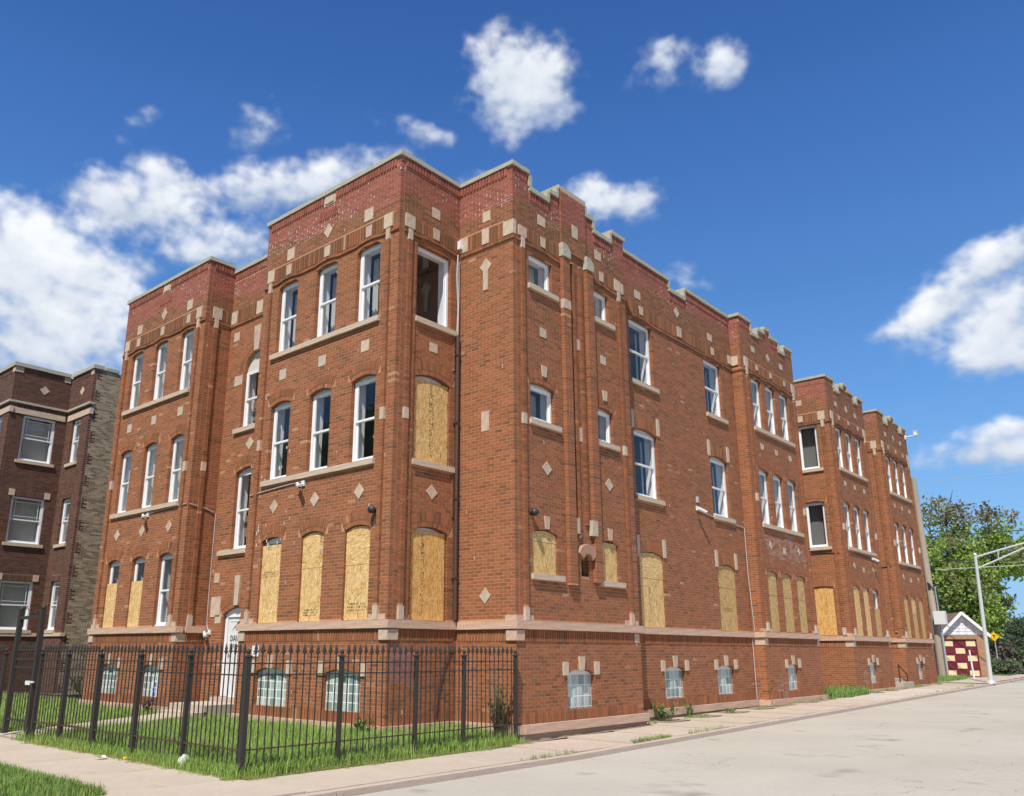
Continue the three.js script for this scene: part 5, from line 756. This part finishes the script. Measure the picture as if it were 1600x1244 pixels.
  mesh('roof', merge([-1, 1].map((s) => box(2.05, 0.09, 5.6).rotateZ(-s * 0.69).translate(s * 0.79, 2.93, -2.55))), mShingle, gr); mesh('bargeboard', merge([-1, 1].map((s) => box(2.07, 0.16, 0.06).rotateZ(-s * 0.69).translate(s * 0.79, 2.92, 0.27))), M.white, gr); mesh('soffit', merge([-1, 1].map((s) => box(1.95, 0.02, 0.34).rotateZ(-s * 0.69).translate(s * 0.77, 2.85, 0.1))), std([0.6, 0.58, 0.62], 0.7), gr);
  for (const [u, v, h, txt] of [[43.3, 10.6, 1.5, 'short slanted white post beside the foot of the utility pole'], [47.6, 10.0, 1.35, 'thin white post standing before the garage door']]) { const b = thing('bollard', txt, 'post', [u, -1.27 + E, v], 'thin white posts'); mesh('post', rod(V(0, 0, 0), V(-0.04, h, -0.03), 0.045, 0.04, 10), M.camWhite, b); mesh('cap', new THREE.SphereGeometry(0.042, 8, 6).translate(-0.04, h, -0.03), M.camWhite, b); }
  // warning sign
  const s = thing('road_sign', 'yellow diamond road sign beyond the street lamp', 'road sign', [60, -1.1 + E, 11.2]); mesh('post', rod(V(0, 0, 0), V(0, 2.4, 0), 0.03), M.steel, s); const pl = mesh('plate', box(0.02, 0.40, 0.40).rotateX(Math.PI / 4).translate(-0.05, 2.05, 0), std([0.85, 0.50, 0.01], 0.4), s); mesh('symbol', merge([box(0.006, 0.22, 0.04, -0.063, 2.05, 0), box(0.006, 0.05, 0.14, -0.064, 2.12, 0)]), M.lampBlack, pl);
}
// ------------------------------------------------------------------ trees and bushes
{
  const leafGeo = (seed, n, L, r) => { const R = rng(seed), g = []; for (let i = 0; i < n; i++) { const q = new THREE.ShapeGeometry(new THREE.Shape([new THREE.Vector2(0, 0), new THREE.Vector2(L * 0.3, L * 0.4), new THREE.Vector2(0, L), new THREE.Vector2(-L * 0.3, L * 0.4)])); q.rotateX(R() * 6.28); q.rotateY(R() * 6.28); q.translate((R() - 0.5) * r, (R() - 0.5) * r, (R() - 0.5) * r); g.push(q); } return merge(g); };
  const sprig = leafGeo(3, 9, 0.22, 0.5), mL = new THREE.MeshPhysicalMaterial({ color: 0xffffff, roughness: 0.95, side: THREE.DoubleSide, transmission: 0.55, thickness: 0 }), mBark = std([0.12, 0.095, 0.075], 0.95, { map: stoneT, bumpMap: bumpT, bumpScale: 0.02 });
  function tree(name, label, u, v, y, trunkH, blobs, n, seed, tones, group, twigs) {
    const t = thing(name, label, 'tree', [u, y + E, v], group), R = rng(seed), tr = [rod(V(0, -0.2, 0), V(0.15, trunkH, 0.1), 0.34, 0.22, 10)], spots = [];
    for (const [dx, dy, dz, r, w] of blobs) {
      const c = V(dx, dy, dz), m = V(0.15, trunkH, 0.1).lerp(c, 0.5).add(V((R() - 0.5) * 0.6, 0.3, (R() - 0.5) * 0.6)); tr.push(rod(V(0.15, trunkH * 0.8, 0.1), m, 0.15, 0.09, 7), rod(m, c, 0.09, 0.04, 6));
      for (let k = 0; k < 7; k++) { const e = c.clone().add(V(R() - 0.5, (R() - 0.3) * 0.8, R() - 0.5).multiplyScalar(r * 1.7)); tr.push(rod(c.clone().lerp(m, R() * 0.4), e, 0.035, 0.012, 5)); }
      const k = Math.round(n * (w ?? 1)); for (let i = 0; i < k; i++) { const d = V(R() - 0.5, R() - 0.5, R() - 0.5).normalize().multiplyScalar(r * Math.cbrt(0.12 + 0.88 * R())); d.y *= 0.72; const p = c.clone().add(d); if (fbm3(p.x * 0.75 + seed, p.y * 0.95, p.z * 0.75, 2) < -0.06) continue; spots.push(p); }
    }
    mesh('trunk', merge(tr), mBark, t);
    const im = new THREE.InstancedMesh(sprig, mL, spots.length), m = new THREE.Matrix4(), q = new THREE.Quaternion(), c = new THREE.Color(), top = Math.max(...blobs.map((b) => b[1] + b[3]));
    spots.forEach((p, i) => { q.setFromEuler(new THREE.Euler(R() * 6, R() * 6, R() * 6)); const s = 0.6 + R() * 0.8; im.setMatrixAt(i, m.compose(p, q, V(s, s, s))); const k = 0.6 + R() * 0.75, bud = clamp(fbm3(p.x * 0.6, p.y * 0.6 + 7, p.z * 0.6, 2) * 1.6 + (twigs ? sstep(top - 3.2, top - 1.2, p.y) * 0.95 : 0)); im.setColorAt(i, c.setRGB(lerp(tones[0], 0.24, bud) * k, lerp(tones[1], 0.18, bud) * k, lerp(tones[2], 0.13, bud) * k)); });
    im.name = 'crown'; im.userData.kind = 'stuff'; t.add(im); return t;
  }
  const g1 = [0.34, 0.48, 0.06], g2 = [0.31, 0.46, 0.06], g3 = [0.07, 0.12, 0.03];
  tree('tree', 'large spring-green tree behind the garage with bare brownish top twigs', 62, 14, -1.1, 3.2, [[-1, 5.2, 0.5, 2.6], [0.5, 4.2, 1.8, 2.1], [-1, 6.8, 0.8, 2.3, 0.8], [1, 7.6, 2.2, 2.1, 0.65], [0, 9.2, -0.4, 2.0, 0.13], [0.6, 9.5, 2.0, 1.8, 0.12], [0, 10.2, 0.7, 1.6, 0.08], [1, 9.2, 3.4, 1.3, 0.07], [2, 5.4, -3, 2.6], [0, 8, -2.8, 2.3, 0.4], [-0.5, 3.0, 1.2, 1.9, 0.8], [0.6, 6.6, 3.4, 1.4, 0.35]], 1350, 5, g1, null, true);
  tree('tree', 'second green tree at the right edge behind the street lamp', 68, 7.6, -1.0, 3.4, [[0, 7.9, 0, 1.9], [0, 7.5, -2.0, 1.5, 0.7], [1, 8.8, 1.6, 1.7, 0.6], [1, 7.6, 2.6, 2.0], [0, 7.9, 4, 2.0], [0, 9.2, -0.8, 1.3, 0.25], [0, 6.9, -2.9, 0.9, 0.25]], 1350, 6, g2, null);
  [[92, 22.5, 2.4], [93, 20.0, 2.9], [91, 17.4, 2.5], [94, 15.0, 2.7], [92, 12.2, 2.6], [95, 25, 2.8]].forEach(([u, v, h], i) => tree('dark_tree', ['dark dense tree, far left of the row behind the garage', 'dark tree in the far row, just right of the far left one', 'dark tree in the middle of the far row', 'dark tree in the far row behind the yellow sign', 'dark dense tree in the far row at the right edge', 'dark tree hidden deepest behind the garage'][i], u, v, -0.7, 1, [[0, 1.6, 0, 1.7], [0, h, 0, 1.6], [0.3, 1.2, 1.2, 1.3], [0.2, h * 0.9, -1.1, 1.3]], 1300, 30 + i, g3, 'dark trees of the far row'));
  tree('shrub', 'round bare brownish shrub to the right of the street lamp foot', 62, 11.15, -1.15, 0.4, [[0, 0.75, 0, 0.85, 0.9], [0.2, 1.15, 0.1, 0.6, 0.5]], 700, 50, [0.16, 0.12, 0.085]);
  tree('shrub', 'green bush right of the brownish shrub at the far lawn', 63, 10.45, -1.15, 0.3, [[0, 0.6, 0, 0.6, 0.8], [0.1, 0.4, 0.5, 0.5, 0.6]], 500, 51, [0.07, 0.15, 0.025]);
  tree('shrub', 'low leafy bush on the ground behind the street lamp foot', 56, 10.6, -1.2, 0.2, [[0, 0.25, 0, 0.5, 0.7], [0, 0.2, 0.7, 0.4, 0.5]], 400, 52, [0.08, 0.17, 0.025]);
  // trees across the front street, seen mirrored in the second-floor windows
  [[-6, 30], [-7, 38.5], [-6, 47], [-7, 56]].forEach(([u, v], i) => tree('street_tree', ['broad street tree across the front street, nearest the corner', 'second street tree across the front street', 'third street tree across the front street, farthest along', 'street tree across the front street, farthest back'][i], u, v, -1.6, 3.5, [[0, 6, 0, 3.4], [1, 9, 2.2, 3.4], [-1, 9.3, -2.2, 3.4], [0, 11.6, 0, 2.9], [0, 12, 2, 2.4], [1, 6.5, -3, 3], [-1, 6.5, 3, 3]], 650, 70 + i, [0.22, 0.34, 0.06], 'street trees across the front street'));
  // parked car and link fence beyond
  const cf = thing('link_fence', 'grey chain link fence far behind the street lamp', 'fence', [72, -0.95 + E, 14]); for (let i = 0; i < 5; i++) mesh('post', rod(V(0, 0, i * 2.4), V(0, 2.0, i * 2.4), 0.04), M.steel, cf); mesh('rail', rod(V(0, 1.98, 0), V(0, 1.98, 9.6), 0.03), M.steel, cf); const wl = []; for (let k = -8; k < 39; k++) wl.push(rod(V(0, 0, Math.max(0, k * 0.25)), V(0, 1.95, Math.min(9.6, k * 0.25 + 1.95)), 0.004, 0.004, 3)); mesh('wire_mesh', merge(wl), M.steel, cf);
  const car = thing('parked_car', 'dark blue parked car at the right edge beyond the bushes', 'car', [68, -1.0 + E, 10.0]), sd = new THREE.Shape(); sd.moveTo(-2.2, 0.3); sd.lineTo(2.2, 0.3); sd.lineTo(2.25, 0.75); sd.quadraticCurveTo(1.8, 0.95, 1.2, 0.98); sd.lineTo(0.6, 1.42); sd.lineTo(-1.1, 1.42); sd.lineTo(-1.7, 0.98); sd.lineTo(-2.2, 0.9); sd.closePath();
  mesh('body', new THREE.ExtrudeGeometry(sd, { depth: 1.6, bevelEnabled: true, bevelSize: 0.06, bevelThickness: 0.06 }).rotateY(Math.PI / 2).translate(-0.8, 0, 0), new THREE.MeshPhysicalMaterial({ color: 0x1b2c4a, roughness: 0.35, metalness: 0.3, clearcoat: 1 }), car); mesh('window', merge([box(0.02, 0.3, 1.5, -0.875, 1.18, 0.2), box(1.4, 0.32, 0.02, 0, 1.18, 1.55)]), M.lampBlack, car); for (const [x, z] of [[-0.8, 1.35], [-0.8, -1.35], [0.8, 1.35], [0.8, -1.35]]) { const wgeo = mesh('wheel', new THREE.CylinderGeometry(0.32, 0.32, 0.2, 18).rotateZ(Math.PI / 2), M.lampBlack, car); wgeo.position.set(x, 0.32, z); } mesh('bumper', box(1.5, 0.14, 0.1, 0, 0.45, 2.28), M.camWhite, car); mesh('tail_light', merge([box(0.3, 0.12, 0.05, -0.6, 0.75, 2.28), box(0.3, 0.12, 0.05, 0.6, 0.75, 2.28)]), std([0.35, 0.01, 0.01], 0.3), car);
}
scene.traverse((o) => { if (o.isMesh) { o.castShadow = true; o.receiveShadow = true; } });
renderer.render(scene, camera);
